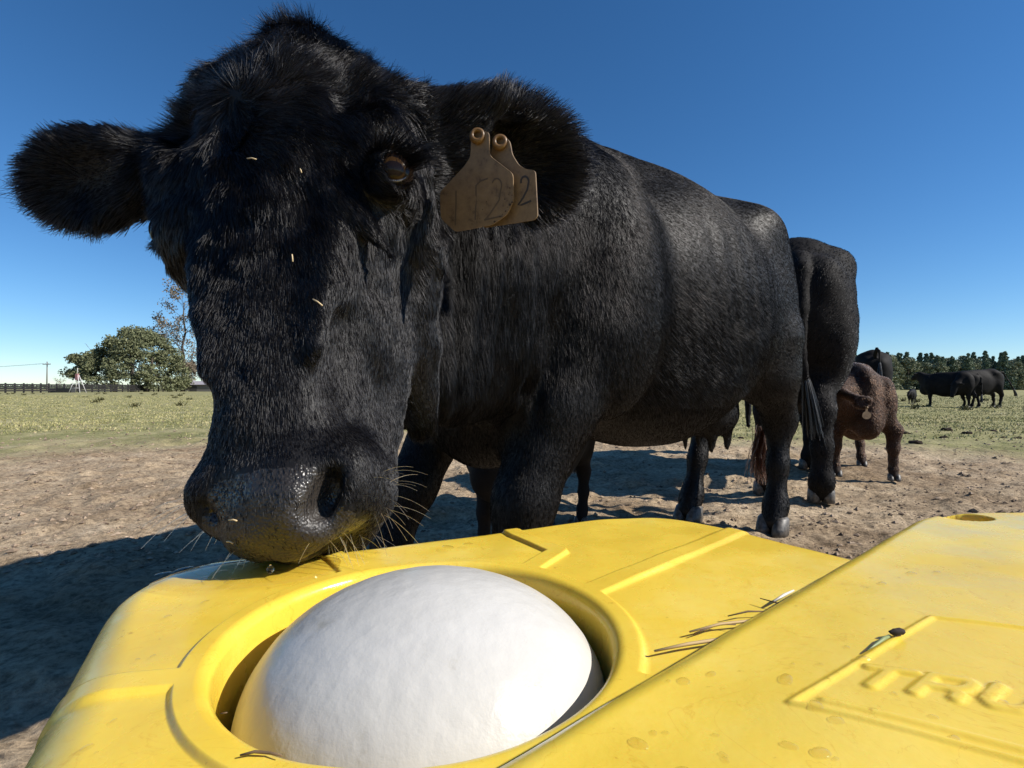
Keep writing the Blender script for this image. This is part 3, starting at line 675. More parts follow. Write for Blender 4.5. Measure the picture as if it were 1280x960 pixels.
    # fur
    def fn(p, n_):
        L_ = (p-HM) @ AH.T; x, y, z = L_.T; N_ = len(p)
        head = (y > -0.09) & (y < 0.64) & (z > -0.21) & (np.abs(x+0.01) < 0.185)
        eL = np.linalg.norm((p-EARL)*np.array([1, 1, 1.2]), axis=1) < 0.125; eL &= p[:, 0] < P(176, 0, 0.58)[0]
        eR = (np.linalg.norm(p-EARR, axis=1) < 0.135) & (p[:, 0] > P(520, 0, 0.62)[0]) & (p[:, 1] < 0.76)
        far = ~(head | eL | eR)
        wt = np.where(far, 0.0, 1.0); wt = np.where(eL | eR, 0.9, wt)
        nosep = ((y < 0.030-1.9*np.maximum(np.abs(x)-0.045, 0)) & (z > 0.0) & (np.abs(x) < 0.082)) | ((y < -0.03) & (z > -0.01)); nosep &= head
        wt = np.where(nosep, np.where(y > -0.012, 0.22, 0.05), wt)
        wt *= (n_ @ nz(np.array([0.1, -1, 0.1])) > -0.55)
        eye = np.minimum(np.linalg.norm(p-(EYE+HF*0.012), axis=1), np.linalg.norm(p-(EYE2+HF*0.012), axis=1)); wt *= sst(0.010, 0.016, eye)
        fl = -HA + HV*(x*5)[:, None] + 0*p
        wx, wy = x+0.02, y-0.395; rr = np.sqrt(wx**2+wy**2)+1e-4
        out = (HV*wx[:, None]+HA*wy[:, None])/rr[:, None]; swirl = (HV*(-wy)[:, None]+HA*wx[:, None])/rr[:, None]
        wgt = (np.exp(-(rr/0.09)**2)*(1-0.85*np.exp(-(rr/0.013)**2)))[:, None]; fl = fl*(1-wgt)+(out+0.5*swirl)*wgt*1.5
        upz = sst(0.40, 0.44, y)*(1-sst(0.47, 0.49, y)); fl = fl*(1-upz[:, None]) + (HA*0.8+HV*(np.sign(x)*0.8+x*3)[:, None])*upz[:, None]
        top = sst(0.475, 0.50, y)[:, None]; fl = fl*(1-top) + (-HA*0.9 + HV*(x*7)[:, None]+HF*0.25)*top
        ln = 0.0065+0.008*sst(0.14, 0.30, y)+0.010*sst(0.34, 0.42, y)+0.008*sst(0.47, 0.5, y); ln = np.where(y < 0.05, 0.0045, ln)
        lift = 0.14-0.02*sst(0.25, 0.42, y); cu = 0.22+0.62*sst(0.22, 0.42, y)+0.18*sst(0.47, 0.5, y); cu = np.where(y < 0.05, 0.15, cu)
        side = (z < -0.08); ln = np.where(side, ln*0.8, ln)
        for E, msk, c_out in ((EARL, eL, np.array([-1, 0, -.25])), (EARR, eR, np.array([0.9, 0.1, 0.25]))):
            r_ = p-E; edge = sst(0.025, 0.07, np.linalg.norm(r_*np.array([0.8, 0.5, 1.1]), axis=1))
            f_ = nz(r_*np.array([1, 0.2, 1])); ba = np.clip(-(f_ @ nz(c_out)), 0, 1)[:, None]; f_ = f_+(0.5+2.2*ba)*c_out+np.array([0, 0, -0.12]); fl = np.where(msk[:, None], f_, fl)
            ln = np.where(msk, (0.010+0.022*edge)*(1-0.65*ba[:, 0]), ln); lift = np.where(msk, 0.35, lift); cu = np.where(msk, 0.22, cu)
        lash = head & (np.linalg.norm(p-(EYE+HA*0.018+HF*0.010+HV*0.01), axis=1) < 0.022) & (((p-EYE) @ HA) > 0.004)
        ln = np.where(lash, 0.030, ln); lift = np.where(lash, 0.55, lift); fl = np.where(lash[:, None], HV*1.0-HA*0.35+HF*0.5, fl); cu = np.where(lash, 0.15, cu)
        wt = np.where(lash, wt*0.8, wt)
        rad = np.full(N_, 0.00030)*(1+0.25*(eL | eR)); fr = np.where(y > 0.3, 38.0, 60.0); fr = np.where(eL | eR, 45.0, fr)
        return wt, ln, fl, lift, cu, rad, fr
    pos, rad = grow(V, Q, n, 190000, fn, 6, 3)
    fur = strands('head_fur', pos, rad, M['fur'], o)
    def fb(p, n_):
        L_ = (p-HM) @ AH.T; rel = p-T1(0, 0, 0); s_ = rel @ D1; t_ = rel @ N1; z = p[:, 2]
        head = ((L_[:, 1] > -0.09) & (L_[:, 1] < 0.64) & (L_[:, 2] > -0.20) & (np.abs(L_[:, 0]+0.01) < 0.18)) | (p[:, 1] < 0.60)
        vd = nz(np.array([0, 0, HCAM])-p); wt = (~head)*((n_*vd).sum(1) > -0.3)/(0.25+p[:, 1]**2*0.5)
        wt *= (z > 0.06)*np.where(z < 0.42, 0.8, 1.0)*(np.linalg.norm(p-EARR, axis=1) > 0.12)
        low = 1-sst(0.62, 0.80, z); fl = -D1*0.8+np.array([0, 0, -0.55])+0*p
        fl = np.where((z < 0.55)[:, None], np.array([0, 0, -1.0])-0.25*D1, fl)
        nk = sst(0.05, 0.3, s_)[:, None]; fl = fl*(1-nk)+np.array([0.05, 0.1, -1.0])*nk
        shag = sst(-1.05, -0.6, s_)*(1-sst(0.0, 0.15, s_))*sst(0.50, 0.6, z)*(1-sst(0.80, 0.98, z)); shag = np.maximum(shag, 0.6*sst(0.1, .25, s_)*sst(0.55, 0.65, z)*(1-sst(0.95, 1.05, z)))
        ln = 0.010+0.014*shag+0.005*(p[:, 1] < 1.0); lift = 0.13+0.10*shag; cu = 0.09+0.24*shag
        rad = np.full(len(p), 0.00029)*np.clip(p[:, 1], 0.7, 2.4)
        return wt, ln, fl, lift, cu, rad, np.full(len(p), 17.0)
    pos, rad = grow(V, Q, n, 330000, fb, 4, 9)
    strands('coat', pos, rad, M['coat'], o)
    # eyes
    for ey, q in ((EYE, 1), (EYE2, -1)):
        c = ey+HF*0.004+nz(ey-TH(0, 0.31, -0.06))*0.002
        mb = MB(); look = nz(HF*0.85+HV*q*0.28-HA*0.42); a_ = nz(np.cross(look, HA)); b2 = np.cross(look, a_)
        mb.sphere(c, 0.0205, 32, 24, 0, np.array([a_, b2, look]).T)
        e_ = mb.build('eye', M['eye'], o)
        mi = MB(); nn = 28
        def capm(mb_, R_, ru, rv, hz, vt):
            V_ = []
            for f_ in (0.0, 0.25, 0.5, 0.75, 1.0):
                for t in np.linspace(0, 2*math.pi, nn, endpoint=False):
                    u_ = hz*ru*f_*math.cos(t)+vt*rv*f_*math.sin(t); V_.append(c+u_+look*math.sqrt(R_*R_-u_@u_))
            mb_.add(V_, [(j*nn+i, (j+1)*nn+i, (j+1)*nn+(i+1) % nn, j*nn+(i+1) % nn) for j in range(4) for i in range(nn)]); return mb_
        if q == 1:
            hz = nz(np.cross(look, HA)); vt = np.cross(hz, look)
            capm(mi, 0.0206, 0.0118, 0.0118, hz, vt).build('iris', M['iris'], e_); capm(MB(), 0.0207, 0.0098, 0.0075, hz, vt).build('pupil', M['eye'], e_)
        if q == 1:
            hz = nz(np.cross(look, HA)); hz = hz*(1 if hz @ HV > 0 else -1)
            pts = [c+0.0212*nz(look*0.66+hz*0.72*math.sin(t)-HA*0.62*math.cos(t)) for t in np.linspace(-1.2, 1.0, 14)]
            MB().tube(pts, [0.0004+0.0009*math.sin(math.pi*i/13) for i in range(14)], 8).build('eyelid', M['lid_skin'], o)
    # eyelashes of the near eye
    r = np.random.default_rng(6); nl = 170; tt = r.random(nl); ang = R(150)-tt*R(165)
    P0 = EYE+HF*0.018+HV*(0.018*np.cos(ang)+0.002)[:, None]+HA*(0.0125*np.sin(ang)+0.001+0.003*r.random(nl))[:, None]-HF*(0.006*np.maximum(np.cos(ang), 0))[:, None]
    dv = nz(HF*0.8+HV*(0.35+0.9*np.cos(ang))[:, None]+HA*(0.35*np.sin(ang)-0.15)[:, None]+r.normal(size=(nl, 3))*0.14); ln = r.uniform(0.012, 0.030, nl); K = 6; W = np.empty((nl, K, 3))
    for j in range(K):
        t = j/(K-1); W[:, j] = P0-HF*0.002+dv*(ln*t)[:, None]+(HV*0.5-HA*0.55)*(ln*0.45*t*t)[:, None]
    strands('eyelashes', W, np.tile(np.linspace(0.00030, 0.00012, K), (nl, 1)), M['fur'], o)
    # whiskers
    r = np.random.default_rng(2); ps = []
    while len(ps) < 75:
        i = r.integers(len(V)); l_ = hl[i]
        if -0.09 < l_[1] < 0.03 and l_[2] > -0.09 and abs(l_[0]) < 0.12 and abs(l_[0]) > 0.03 and (abs(l_[0]) > 0.074 or l_[1] < -0.035) and l_[1] < 0.015 and n[i] @ HF > -0.6: ps.append(i)
    P0 = V[ps]; dirn = nz(n[ps]+r.normal(size=(len(ps), 3))*0.25+HF*0.15); ln = r.uniform(0.010, 0.040, len(ps)); K = 6; W = np.empty((len(ps), K, 3))
    for j in range(K):
        t = j/(K-1); W[:, j] = P0+dirn*(ln*t)[:, None]+np.array([0, 0, -1.0])*(ln*0.3*t*t)[:, None]
    strands('whiskers', W, np.tile(np.linspace(0.00026, 0.00012, K), (len(ps), 1)), M['whisker'], o)
    # flecks of straw caught in the face hair
    PX_ = np.stack([640+V[:, 0]/V[:, 1]*FPX, HOR-(V[:, 2]-HCAM)/V[:, 1]*FPX], 1)
    for k_, (a, b_, c_, d_, lab) in enumerate([(309, 198, 320, 199, 'tiny pale straw fleck on the forehead of the near cow'), (365, 318, 366, 327, 'upright pale straw fleck midway down the face of the near cow'), (391, 374, 403, 382, 'curved pale straw fleck under the eye line of the near cow'),
            (286, 650, 296, 651, 'short yellow straw fleck on the nose of the near cow'), (283, 677, 291, 679, 'yellow straw fleck at the lip of the near cow'), (375, 211, 377, 216, 'small pale straw fleck near the inner eye of the near cow')]):
        q = []
        for u_, v_ in ((a, b_), ((a+c_)/2, (b_+d_)/2-1.0), (c_, d_)):
            m_ = np.linalg.norm(PX_-[u_, v_], axis=1) < 5; m_ &= V[:, 1] < 0.75; Y_ = V[m_, 1].min(); q.append(P(u_, v_, Y_-(0.007 if v_ < 600 else 0.002)))
        t_ = MB().tube(q, 0.0006, 6).build('straw_fleck', M['whisker_straw'], base=tuple(q[0])); tag(t_, lab, 'straw fleck')
    # tail switch
    K = 9; nS = 420; root = T1(-1.36, 0.07, 0.40)+r.normal(size=(nS, 3))*0.014; W = np.empty((nS, K, 3)); dv = r.normal(size=(nS, 3))*0.10; rl = r.random((nS, 1))
    for j in range(K):
        t = j/(K-1); W[:, j] = root+np.array([0, 0, -0.21])*t*(0.7+0.3*rl)+dv*t*(1-0.3*t)*0.30+vn3(root+t*0.1, 22, 5)*0.02*t
    strands('tail_switch', W, np.tile(np.linspace(0.0016, 0.0008, K), (nS, 1)), M['switch'], o)
    for s_, t_ in ((0.45, 0.165), (0.53, -0.16), (-1.12, 0.19), (-1.06, -0.15)): hoof(T1, A1, 1.0, s_+0.01, t_, o)
    return o
near = near_cow()

def skin_fur(o, V, Q, n, T, D, S, count, material, rad, length, seed=1, name='coat', seg=3, low=0.05, curl=0.25):
    def fn(p, n_):
        vd = nz(np.array([0, 0, HCAM])-p); z = p[:, 2]; N_ = len(p)
        wt = ((n_*vd).sum(1) > -0.3)*(z > low)*1.0
        fl = np.where((z < 0.5*S)[:, None], np.array([0, 0, -1.0]), -D*0.8+np.array([0, 0, -0.6]))
        return wt, np.full(N_, length), fl, np.full(N_, 0.18), np.full(N_, curl), np.full(N_, rad), np.full(N_, 16.0)
    pos, r_ = grow(V, Q, n, count, fn, seg, seed); return strands(name, pos, r_, material, o)

def other_cow(ox, oy, hx, hy, S, label, feet, head, tail, vox=0.02, skin='matt_hide', oz=0.0, lift=None, fur=0, group='black cattle in the pasture', cat='cow', name='cow', ears=True, fat=1.0, furmat='fur', bump_=0.01, legfat=1.0):
    """head: (poll stz, muzzle stz); tail: list of stz; feet: [(t,s) front front rear rear]"""
    T, A, D, n_ = frame(ox, oy, hx, hy, S, oz)
    pts = [T(*q) for q in [(1.35, 0.5, 1.4), (1.35, -0.5, 0), (-2.0, 0.5, 0), (-2.0, -0.5, 1.4)]] + [T(*q) for q in tail]
    lo = np.min(pts, 0)-0.05; hi = np.max(pts, 0)+0.08; lo[2] = oz-0.03
    b = Body(*[axis(lo[i], hi[i], vox) for i in range(3)])
    cow_trunk(b, T, A, S, fat=fat)
    for t, s in feet[:2]: front_leg(b, T, S, t, s, 0.12, legfat)
    for t, s in feet[2:]: rear_leg(b, T, S, t, s, legfat)
    pl, mz = [np.array(q, float) for q in head]; dirh = nz(mz-pl)
    b.cap(T(0.12, 0, 0.98), T(*pl), 0.24*S, 0.12*S, 0.08*S); b.cap(T(0.16, 0, 0.80), T(*(pl+dirh*0.12)), 0.20*S, 0.10*S, 0.08*S)
    p0, p1, p2 = T(*pl), T(*(pl+dirh*0.22)), T(*mz)
    b.cap(p0, p1, 0.105*S, 0.10*S, 0.03*S); b.cap(p1, p2, 0.095*S, 0.060*S, 0.03*S); b.ell(p2, np.array([0.07, 0.06, 0.06])*S, None, 0.02*S)
    w_ = np.cross(D*dirh[0]+n_*dirh[1]+np.array([0, 0, dirh[2]]), [0, 0, 1.0]); w_ = nz(w_) if np.linalg.norm(w_) > 0.2 else n_
    if ears:
        for q in (-1, 1):
            e = p0+w_*q*0.19*S+(p0-p1)*0.1; b.ell(e, np.array([0.11, 0.05, 0.03])*S, [w_, nz(np.cross(w_, p1-p0)), nz(p1-p0)], 0.02*S)
    b.ell(T(-0.84, 0, 0.53), np.array([0.13, 0.10, 0.09])*S, A, 0.04*S)
    b.chain([T(*q) for q in tail], np.maximum(np.linspace(0.046, 0.012, len(tail))*S, vox*0.75), 0.02*S)
    V, Q = b.surface(1); nn = vnormals(V, Q); V = V+nn*(bump_*S*vn(V, 4/S, 7)+0.3*bump_*S*vn(V, 14/S, 8))[:, None]; nn = vnormals(V, Q)
    o = mesh(name, V, Q, M[skin], base=(ox, oy, oz)); tag(o, label, cat, group)
    for t, s in feet: hoof(T, A, S, s+0.01, t, o)
    if fur: skin_fur(o, V, Q, nn, T, D, S, fur, M['coat'], 0.0007*S*max(1, oy/3), 0.014*S, 5)
    # brush of the tail
    r = np.random.default_rng(8); K = 6; nS = 90; e = T(*tail[-1]); dv = nz(e-T(*tail[-2])); W = np.empty((nS, K, 3)); j_ = r.normal(size=(nS, 3))*0.09
    for j in range(K):
        t = j/(K-1); W[:, j] = e+(dv*0.20+j_*0.16)*t*S+j_*0.08*S+np.array([0, 0, -0.06])*t*t*S
    strands('tail_brush', W, np.tile(np.linspace(0.004, 0.0015, K), (nS, 1))*max(1, oy/8), M['fur'], o)
    return o, T, A, D, n_

# cow seen from behind, the brown calf nursing at its flank
tl = [(-1.22, 0, 1.22), (-1.31, 0.0, 1.15), (-1.35, 0.0, 0.95), (-1.33, 0.0, 0.74), (-1.31, -0.03, 0.60)]
hx, hy = 0.43, 0.90
_T, _, _D, _n = frame(0, 0, hx, hy)
o2 = np.array([1.60, 2.72]) - (_T(-1.33, 0, 0))[:2]
cow2 = other_cow(o2[0]-0.075, o2[1], hx, hy, 1.06, 'black cow seen from behind with its tail hanging straight down', [(0.14, 0.12), (-0.14, -0.02), (0.15, -1.14), (-0.10, -1.22)],
                 ((0.62, 0.05, 1.0), (0.82, 0.10, 0.55)), tl, 0.016, fur=60000, fat=0.88, legfat=0.88)
# hidden-side calf: its legs show between the legs of the near cow
other_cow(0.00, 1.80, -0.45, -0.9, 0.50, 'black calf behind the near cow, only its legs showing under the chest', [(0.12, 0.30), (-0.12, 0.20), (0.13, -1.12), (-0.13, -1.0)],
          ((0.45, 0.1, 1.15), (0.60, 0.25, 0.95)), [(-1.26, 0, 1.2), (-1.34, 0, 1.0), (-1.34, 0, 0.7)], 0.014, cat='calf', name='calf')
# brown calf
def brown_calf():
    S = 0.585; hx, hy = -0.42, -0.91; c = P(1092, 600, 3.32)
    T, A, D, n_ = frame(c[0]+0.05, 3.50, hx, hy, S)
    lo = T(-0.5, 0, 0)-1.25; hi = T(-0.5, 0, 0)+1.25; lo[2] = -0.03; hi[2] = 0.95
    b = Body(*[axis(lo[i], hi[i], 0.011) for i in range(3)])
    cow_trunk(b, T, A, S, fat=0.80)
    for t, s, top in ((-0.27, 0.06, 0.10), (0.27, 0.14, 0.12)): front_leg(b, T, S, t, s, top, 0.92, sh=T(top, t*0.6, 0.72))
    rear_leg(b, T, S, 0.16, -1.0, 1.0); rear_leg(b, T, S, -0.13, -1.15, 1.0)
    pl = T(0.42, -0.34, 0.98); mz = T(0.30, -0.80, 0.80)
    b.cap(T(0.05, -0.02, 0.98), pl, 0.23*S, 0.14*S, 0.05); b.cap(T(0.16, -0.1, 0.80), pl+np.array([0, 0, -0.03]), 0.17*S, 0.12*S, 0.05)
    mid = pl*0.5+mz*0.5; b.cap(pl, mid, 0.125*S, 0.115*S, 0.02); b.cap(mid, mz, 0.11*S, 0.07*S, 0.02)
    ear = P(1079, 503, 2.98); axe = nz(np.array([0.85, -0.25, 0.25])); fwe = nz(np.array([-0.1, -1, 0.1])); fwe = nz(fwe-axe*(fwe@axe)); se = np.cross(fwe, axe)
    b.cap(pl+np.array([0.02, -0.02, 0.01]), ear, 0.030, 0.026, 0.015); b.ell(ear, (0.050, 0.014, 0.036), [axe, fwe, se], 0.01)
    b.ell(ear+fwe*0.016, (0.034, 0.014, 0.020), [axe, fwe, se], 0.006, True)
    b.chain([T(-1.24, 0, 1.2), T(-1.32, 0, 1.0), T(-1.32, 0, 0.6)], [0.03, 0.02, 0.012], 0.02)
    V, Q = b.surface(1); nn = vnormals(V, Q); V = V+nn*(0.006*vn(V, 7, 7)+0.002*vn(V, 24, 8))[:, None]; nn = vnormals(V, Q)
    o = mesh('calf', V, Q, M['brown_hide'], base=(c[0], 3.3, 0)); tag(o, 'dark brown shaggy calf with a round ear tag nursing beside the cow seen from behind', 'calf')
    for t, s in ((-0.27, 0.06), (0.27, 0.14), (0.16, -1.0), (-0.13, -1.15)): hoof(T, A, S, s+0.01, t, o)
    skin_fur(o, V, Q, nn, T, D, S, 70000, M['brown_fur'], 0.0008, 0.013, 6, curl=0.15, low=0.07)
    # ear tag
    c0 = ear+np.array([0.0, -0.03, -0.055]); mb = MB(); k = 20
    poly = [c0+np.array([0.026*math.cos(a), 0, 0.023*math.sin(a)-0.018]) for a in np.linspace(0, 2*math.pi, k, endpoint=False)]
    mb.prism(poly, (0.0, 0.003, 0)); mb.prism([c0+np.array([x, 0.0005, z]) for x, z in ((-0.007, -0.01), (0.007, -0.01), (0.006, 0.03), (-0.006, 0.03))], (0, 0.003, 0))
    t = mb.build('ear_tag', M['tag'], base=tuple(c0), smooth=False); tag(t, 'small round grey tag hanging from the brown calf\'s ear', 'ear tag')
    MB().tube([c0+np.array([0, 0.004, 0.026]), c0+np.array([0, -0.006, 0.026])], 0.006, 12).build('tag_button', M['tag_button'], t)

m = M['tag'] = mat('tan_tag_plastic', (0.46, 0.33, 0.18), 0.5, 0.4, Transmission_Weight=0.0, Subsurface_Weight=0.0, Subsurface_Scale=0.01)
_n1 = noise(m, 70, 6, 0.75); _r = ramp(m, _n1.outputs[0], [(0.30, (0.07, 0.044, 0.025)), (0.45, (0.17, 0.11, 0.06)), (0.7, (0.24, 0.16, 0.085))]); colored(m, _r.outputs[0])
_n2 = noise(m, 300, 3); bump(m, _n2.outputs[0], 0.3, 0.0004)
M['tag_button'] = mat('amber_button', (0.15, 0.08, 0.028), 0.4, 0.4); M['ink'] = mat('marker_ink', (0.03, 0.025, 0.025), 0.6)
M['faded_ink'] = mat('faded_marker_ink', (0.095, 0.065, 0.04), 0.7); M['dirt_spot'] = mat('dried_dirt', (0.05, 0.03, 0.02), 0.9)
brown_calf()

def rounded(poly, r, k=4):
    out = []; n = len(poly)
    for i in range(n):
        a, b, c = [np.asarray(poly[j % n], float) for j in (i-1, i, i+1)]; u, v_ = a-b, c-b
        t = min(r, np.linalg.norm(u)*0.45, np.linalg.norm(v_)*0.45); p0, p1 = b+nz(u)*t, b+nz(v_)*t
        for j in range(k+1): s_ = j/k; out.append((1-s_)**2*p0+2*s_*(1-s_)*b+s_*s_*p1)
    return out
def tags():
    back = [(618, 173), (628, 169), (637, 176), (640, 193), (648, 206), (656, 211), (669, 213), (672, 270), (668, 275), (604, 285), (600, 240), (606, 214), (613, 195)]
    front = [(589, 170), (597, 161), (611, 165), (612, 192), (614, 196), (641, 217), (642, 250), (634, 268), (616, 281), (569, 290), (551, 273), (550, 240), (580, 208), (588, 196)]
    for pts, Y, dy, lab in ((back, 0.565, -0.30, 'tan ear tag marked 2, the rear one of the pair on the near cow'), (front, 0.552, -0.26, 'dirty tan ear tag with chipped edge, overlapping the tag marked 2')):
        f = lambda px, py, off=0.0: P(px, py, Y+(px-600)/FPX*dy+(py-220)/FPX*0.10-off)
        ctr = f(600, 165); poly = rounded([f(*q) for q in pts], 0.004); n_ = nz(np.cross(poly[8]-poly[0], poly[20]-poly[0])); n_ = n_*(-1 if n_[1] < 0 else 1)
        mb = MB().prism(poly, n_*0.0018); t = mb.build('ear_tag', M['tag'], base=tuple(ctr), smooth=False); tag(t, lab, 'ear tag', 'ear tags of the near cow')
        bx, by = (625, 179) if pts is back else (597, 171)
        c = f(bx, by); k = np.linspace(0, 2*math.pi, 24, endpoint=False); a_ = np.array([1.0, 0, 0]); b_ = np.array([0, 0, 1.0]); V = []; F = []
        prof = [(0.0085, 0.0), (0.0085, -0.003), (0.0070, -0.006), (0.0042, -0.006), (0.0038, -0.001), (0.0038, 0.002)]
        for r_, d_ in prof:
            for q in k: V.append(c+a_*r_*math.cos(q)+b_*r_*math.sin(q)+np.array([0, d_, 0]))
        for j in range(len(prof)-1):
            for i in range(24): F.append((j*24+i, j*24+(i+1) % 24, (j+1)*24+(i+1) % 24, (j+1)*24+i))
        MB().add(V, F).build('tag_button', M['tag_button'], t)
        def stroke(pp, wd, mt, nm):
            q = [f(x, y, 0.0006) for x, y in pp]; mb = MB(); q = np.array(q)
            Tn = nz(np.gradient(q, axis=0)); sd = nz(np.cross(Tn, n_))*wd
            V = np.stack([q-sd, q+sd], 1).reshape(-1, 3); mb.add(V, [(2*i, 2*i+1, 2*i+3, 2*i+2) for i in range(len(q)-1)]); mb.build(nm, mt, t, smooth=False)
        if pts is back:
            th = np.linspace(R(200), R(-25), 12); arc = [(656+4.8*math.cos(a), 227-6.5*math.sin(a)) for a in th]
            stroke(arc+[(659, 237), (654, 247), (647.5, 256.5), (652, 256), (664, 251)], 0.0011, M['ink'], 'marking')
        else:
            stroke([(570, 238), (570, 255), (569, 282)], 0.0009, M['faded_ink'], 'marking'); stroke([(594, 275), (595, 250), (595, 232), (601, 226), (610, 223)], 0.0009, M['faded_ink'], 'marking')
            th = np.linspace(R(160), R(-40), 10); stroke([(621+6*math.cos(a), 232-9*math.sin(a)) for a in th]+[(624, 250), (612, 268), (605, 275), (628, 270)], 0.0009, M['faded_ink'], 'marking')
            r = np.random.default_rng(3)
            for x, y, w_ in [(608, 252, .0009), (603, 262, .0007), (637, 235, .001), (636, 243, .0008), (631, 249, .0011), (640, 244, .0009), (637, 256, .0022), (640, 253, .0014), (632, 264, .0013), (625, 271, .0014), (618, 277, .0016), (628, 268, .0009), (634, 259, .0009), (566, 275, .0008)]:
                a = [f(x+w_*900*math.cos(q)*(.6+.6*r.random()), y+w_*900*math.sin(q)*(.6+.6*r.random()), 0.0007) for q in np.linspace(0, 6.28, 7)[:-1]]
                MB().add(a, [tuple(range(6))]).build('dirt_spot', M['dirt_spot'], t, smooth=False)
tags()

# far cattle
def gz(x, y): return float(ground_z(np.array([x]), np.array([y]))[0])
fx = lambda px, Y: (px-640)/FPX*Y
feetA = [(0.15, 0.1), (-0.15, 0.18), (0.15, -1.1), (-0.15, -1.25)]
for px, Y, h, S, lab, head, tail, cat, ft in [
    (1168, 19.8, (-0.62, 0.78), 1.0, 'black cow standing broadside in the far grass, its head turned away', ((0.48, -0.05, 1.28), (0.72, -0.2, 1.10)), [(-1.26, 0, 1.24), (-1.36, 0, 1.1), (-1.38, 0.1, 0.5)], 'cow', feetA),
    (1209, 19.0, (-1.0, -0.12), 1.06, 'far black cow with its tail swung out behind and head lowered', ((0.52, 0.05, 0.82), (0.68, 0.08, 0.42)), [(-1.26, 0, 1.24), (-1.42, 0, 1.26), (-1.62, 0, 1.0), (-1.85, 0, 0.66)], 'cow', [(0.15, 0.12), (-0.15, -0.05), (0.15, -1.1), (-0.15, -1.22)]),
    (1139, 23.5, (-0.7, -0.7), 0.5, 'small black calf walking in the far grass apart from the cows', ((0.60, -0.05, 1.05), (0.92, -0.1, 0.8)), [(-1.26, 0, 1.24), (-1.36, 0, 1.1), (-1.38, 0, 0.7)], 'calf', [(0.15, 0.25), (-0.15, 0.0), (0.15, -0.9), (-0.15, -1.3)])]:
    x = fx(px, Y); other_cow(x, Y, h[0], h[1], S, lab, ft, head, tail, 0.045*S, oz=gz(x, Y), cat=cat, name=cat, legfat=1.0, fat=0.86)
x = fx(1086, 10); other_cow(x+0.55, 10.8, 0.5, 0.86, 1.0, 'black cow standing beyond the brown calf, mostly hidden', feetA, ((0.55, 0.35, 1.15), (0.75, 0.55, 0.85)), [(-1.26, 0, 1.26), (-1.34, -0.02, 1.38), (-1.40, -0.05, 1.34), (-1.42, -0.06, 1.1)], 0.03, oz=gz(x, 10))

# ---------------------------------------------------------------- trees, fence, pole and far buildings
def leaf_mat(name, c0, c1, c2):
    m = mat(name, c1, 0.75, 0.25); o = N(m, 'ShaderNodeNewGeometry')
    n = noise(m, 0.35, 3); wn = N(m, 'ShaderNodeTexWhiteNoise'); L(m, o.outputs['Position'], wn.inputs['Vector'])
    n2 = noise(m, 2.2, 3, 0.6, o.outputs['Position']); r = ramp(m, n2.outputs[0], [(0.32, c0), (0.5, c1), (0.68, c2)]); colored(m, r.outputs[0]); return m
M['oak'] = leaf_mat('oak_leaves', (0.075, 0.088, 0.045), (0.14, 0.15, 0.075), (0.22, 0.22, 0.12))
M['thin'] = leaf_mat('sparse_autumn_leaves', (0.12, 0.10, 0.07), (0.18, 0.145, 0.10), (0.22, 0.17, 0.12))
M['wood'] = leaf_mat('treeline_leaves', (0.13, 0.16, 0.10), (0.23, 0.25, 0.15), (0.34, 0.32, 0.21))
M['pine'] = leaf_mat('pine_needles', (0.09, 0.13, 0.085), (0.15, 0.19, 0.12), (0.23, 0.26, 0.15))
M['bark'] = mat('bark', (0.10, 0.085, 0.07), 0.9, 0.1)
def leaves(cs, rs, n, size, r, aspect=0.6):
    """n small leaf faces scattered in clumps cs with radii rs"""
    i = r.integers(len(cs), size=n); u = nz(r.normal(size=(n, 3)))*(r.random((n, 1))**0.45); c = cs[i]+u*rs[i]
    a = nz(r.normal(size=(n, 3))); b = nz(np.cross(a, r.normal(size=(n, 3)))); s_ = size*(0.5+r.random((n, 1)))
    V = np.stack([c-a*s_, c-b*s_*aspect, c+a*s_, c+b*s_*aspect], 1).reshape(-1, 3); return V, np.arange(4*n).reshape(-1, 4)
def limbs(mb, base, top, r0, rng_, n, reach, tips, up=0.7, zr=(0.35, 1.0)):
    base, top = np.asarray(base, float), np.asarray(top, float); H = np.linalg.norm(top-base)
    pts = [base+(top-base)*t+np.append(rng_.normal(size=2)*0.012*H, 0)*(t > 0) for t in np.linspace(0, 1, 7)]
    mb.tube(pts, np.linspace(r0, r0*0.25, 7), 7)
    for k in range(n):
        t = zr[0]+(zr[1]-zr[0])*rng_.random(); p = base+(top-base)*t; a = rng_.random()*6.283; L_ = reach*(1.1-0.5*t)*(0.6+0.6*rng_.random())
        d = np.array([math.cos(a), math.sin(a), up*(0.5+rng_.random())]); d = nz(d); q = [p]
        for j in range(4):
            d = nz(d+rng_.normal(size=3)*0.22+np.array([0, 0, 0.08])); q.append(q[-1]+d*L_/4)
            if j > 0:
                e = nz(d+rng_.normal(size=3)*0.8); m_ = q[-1]+e*L_*0.28; mb.tube([q[-1], (q[-1]+m_)/2+rng_.normal(size=3)*0.03*L_, m_], [r0*0.10, r0*0.07, r0*0.03], 4, cap=False); tips.append(m_)
        mb.tube(q, np.linspace(r0*0.32*(1.2-t), r0*0.05, 5), 5, cap=False); tips.append(q[-1])
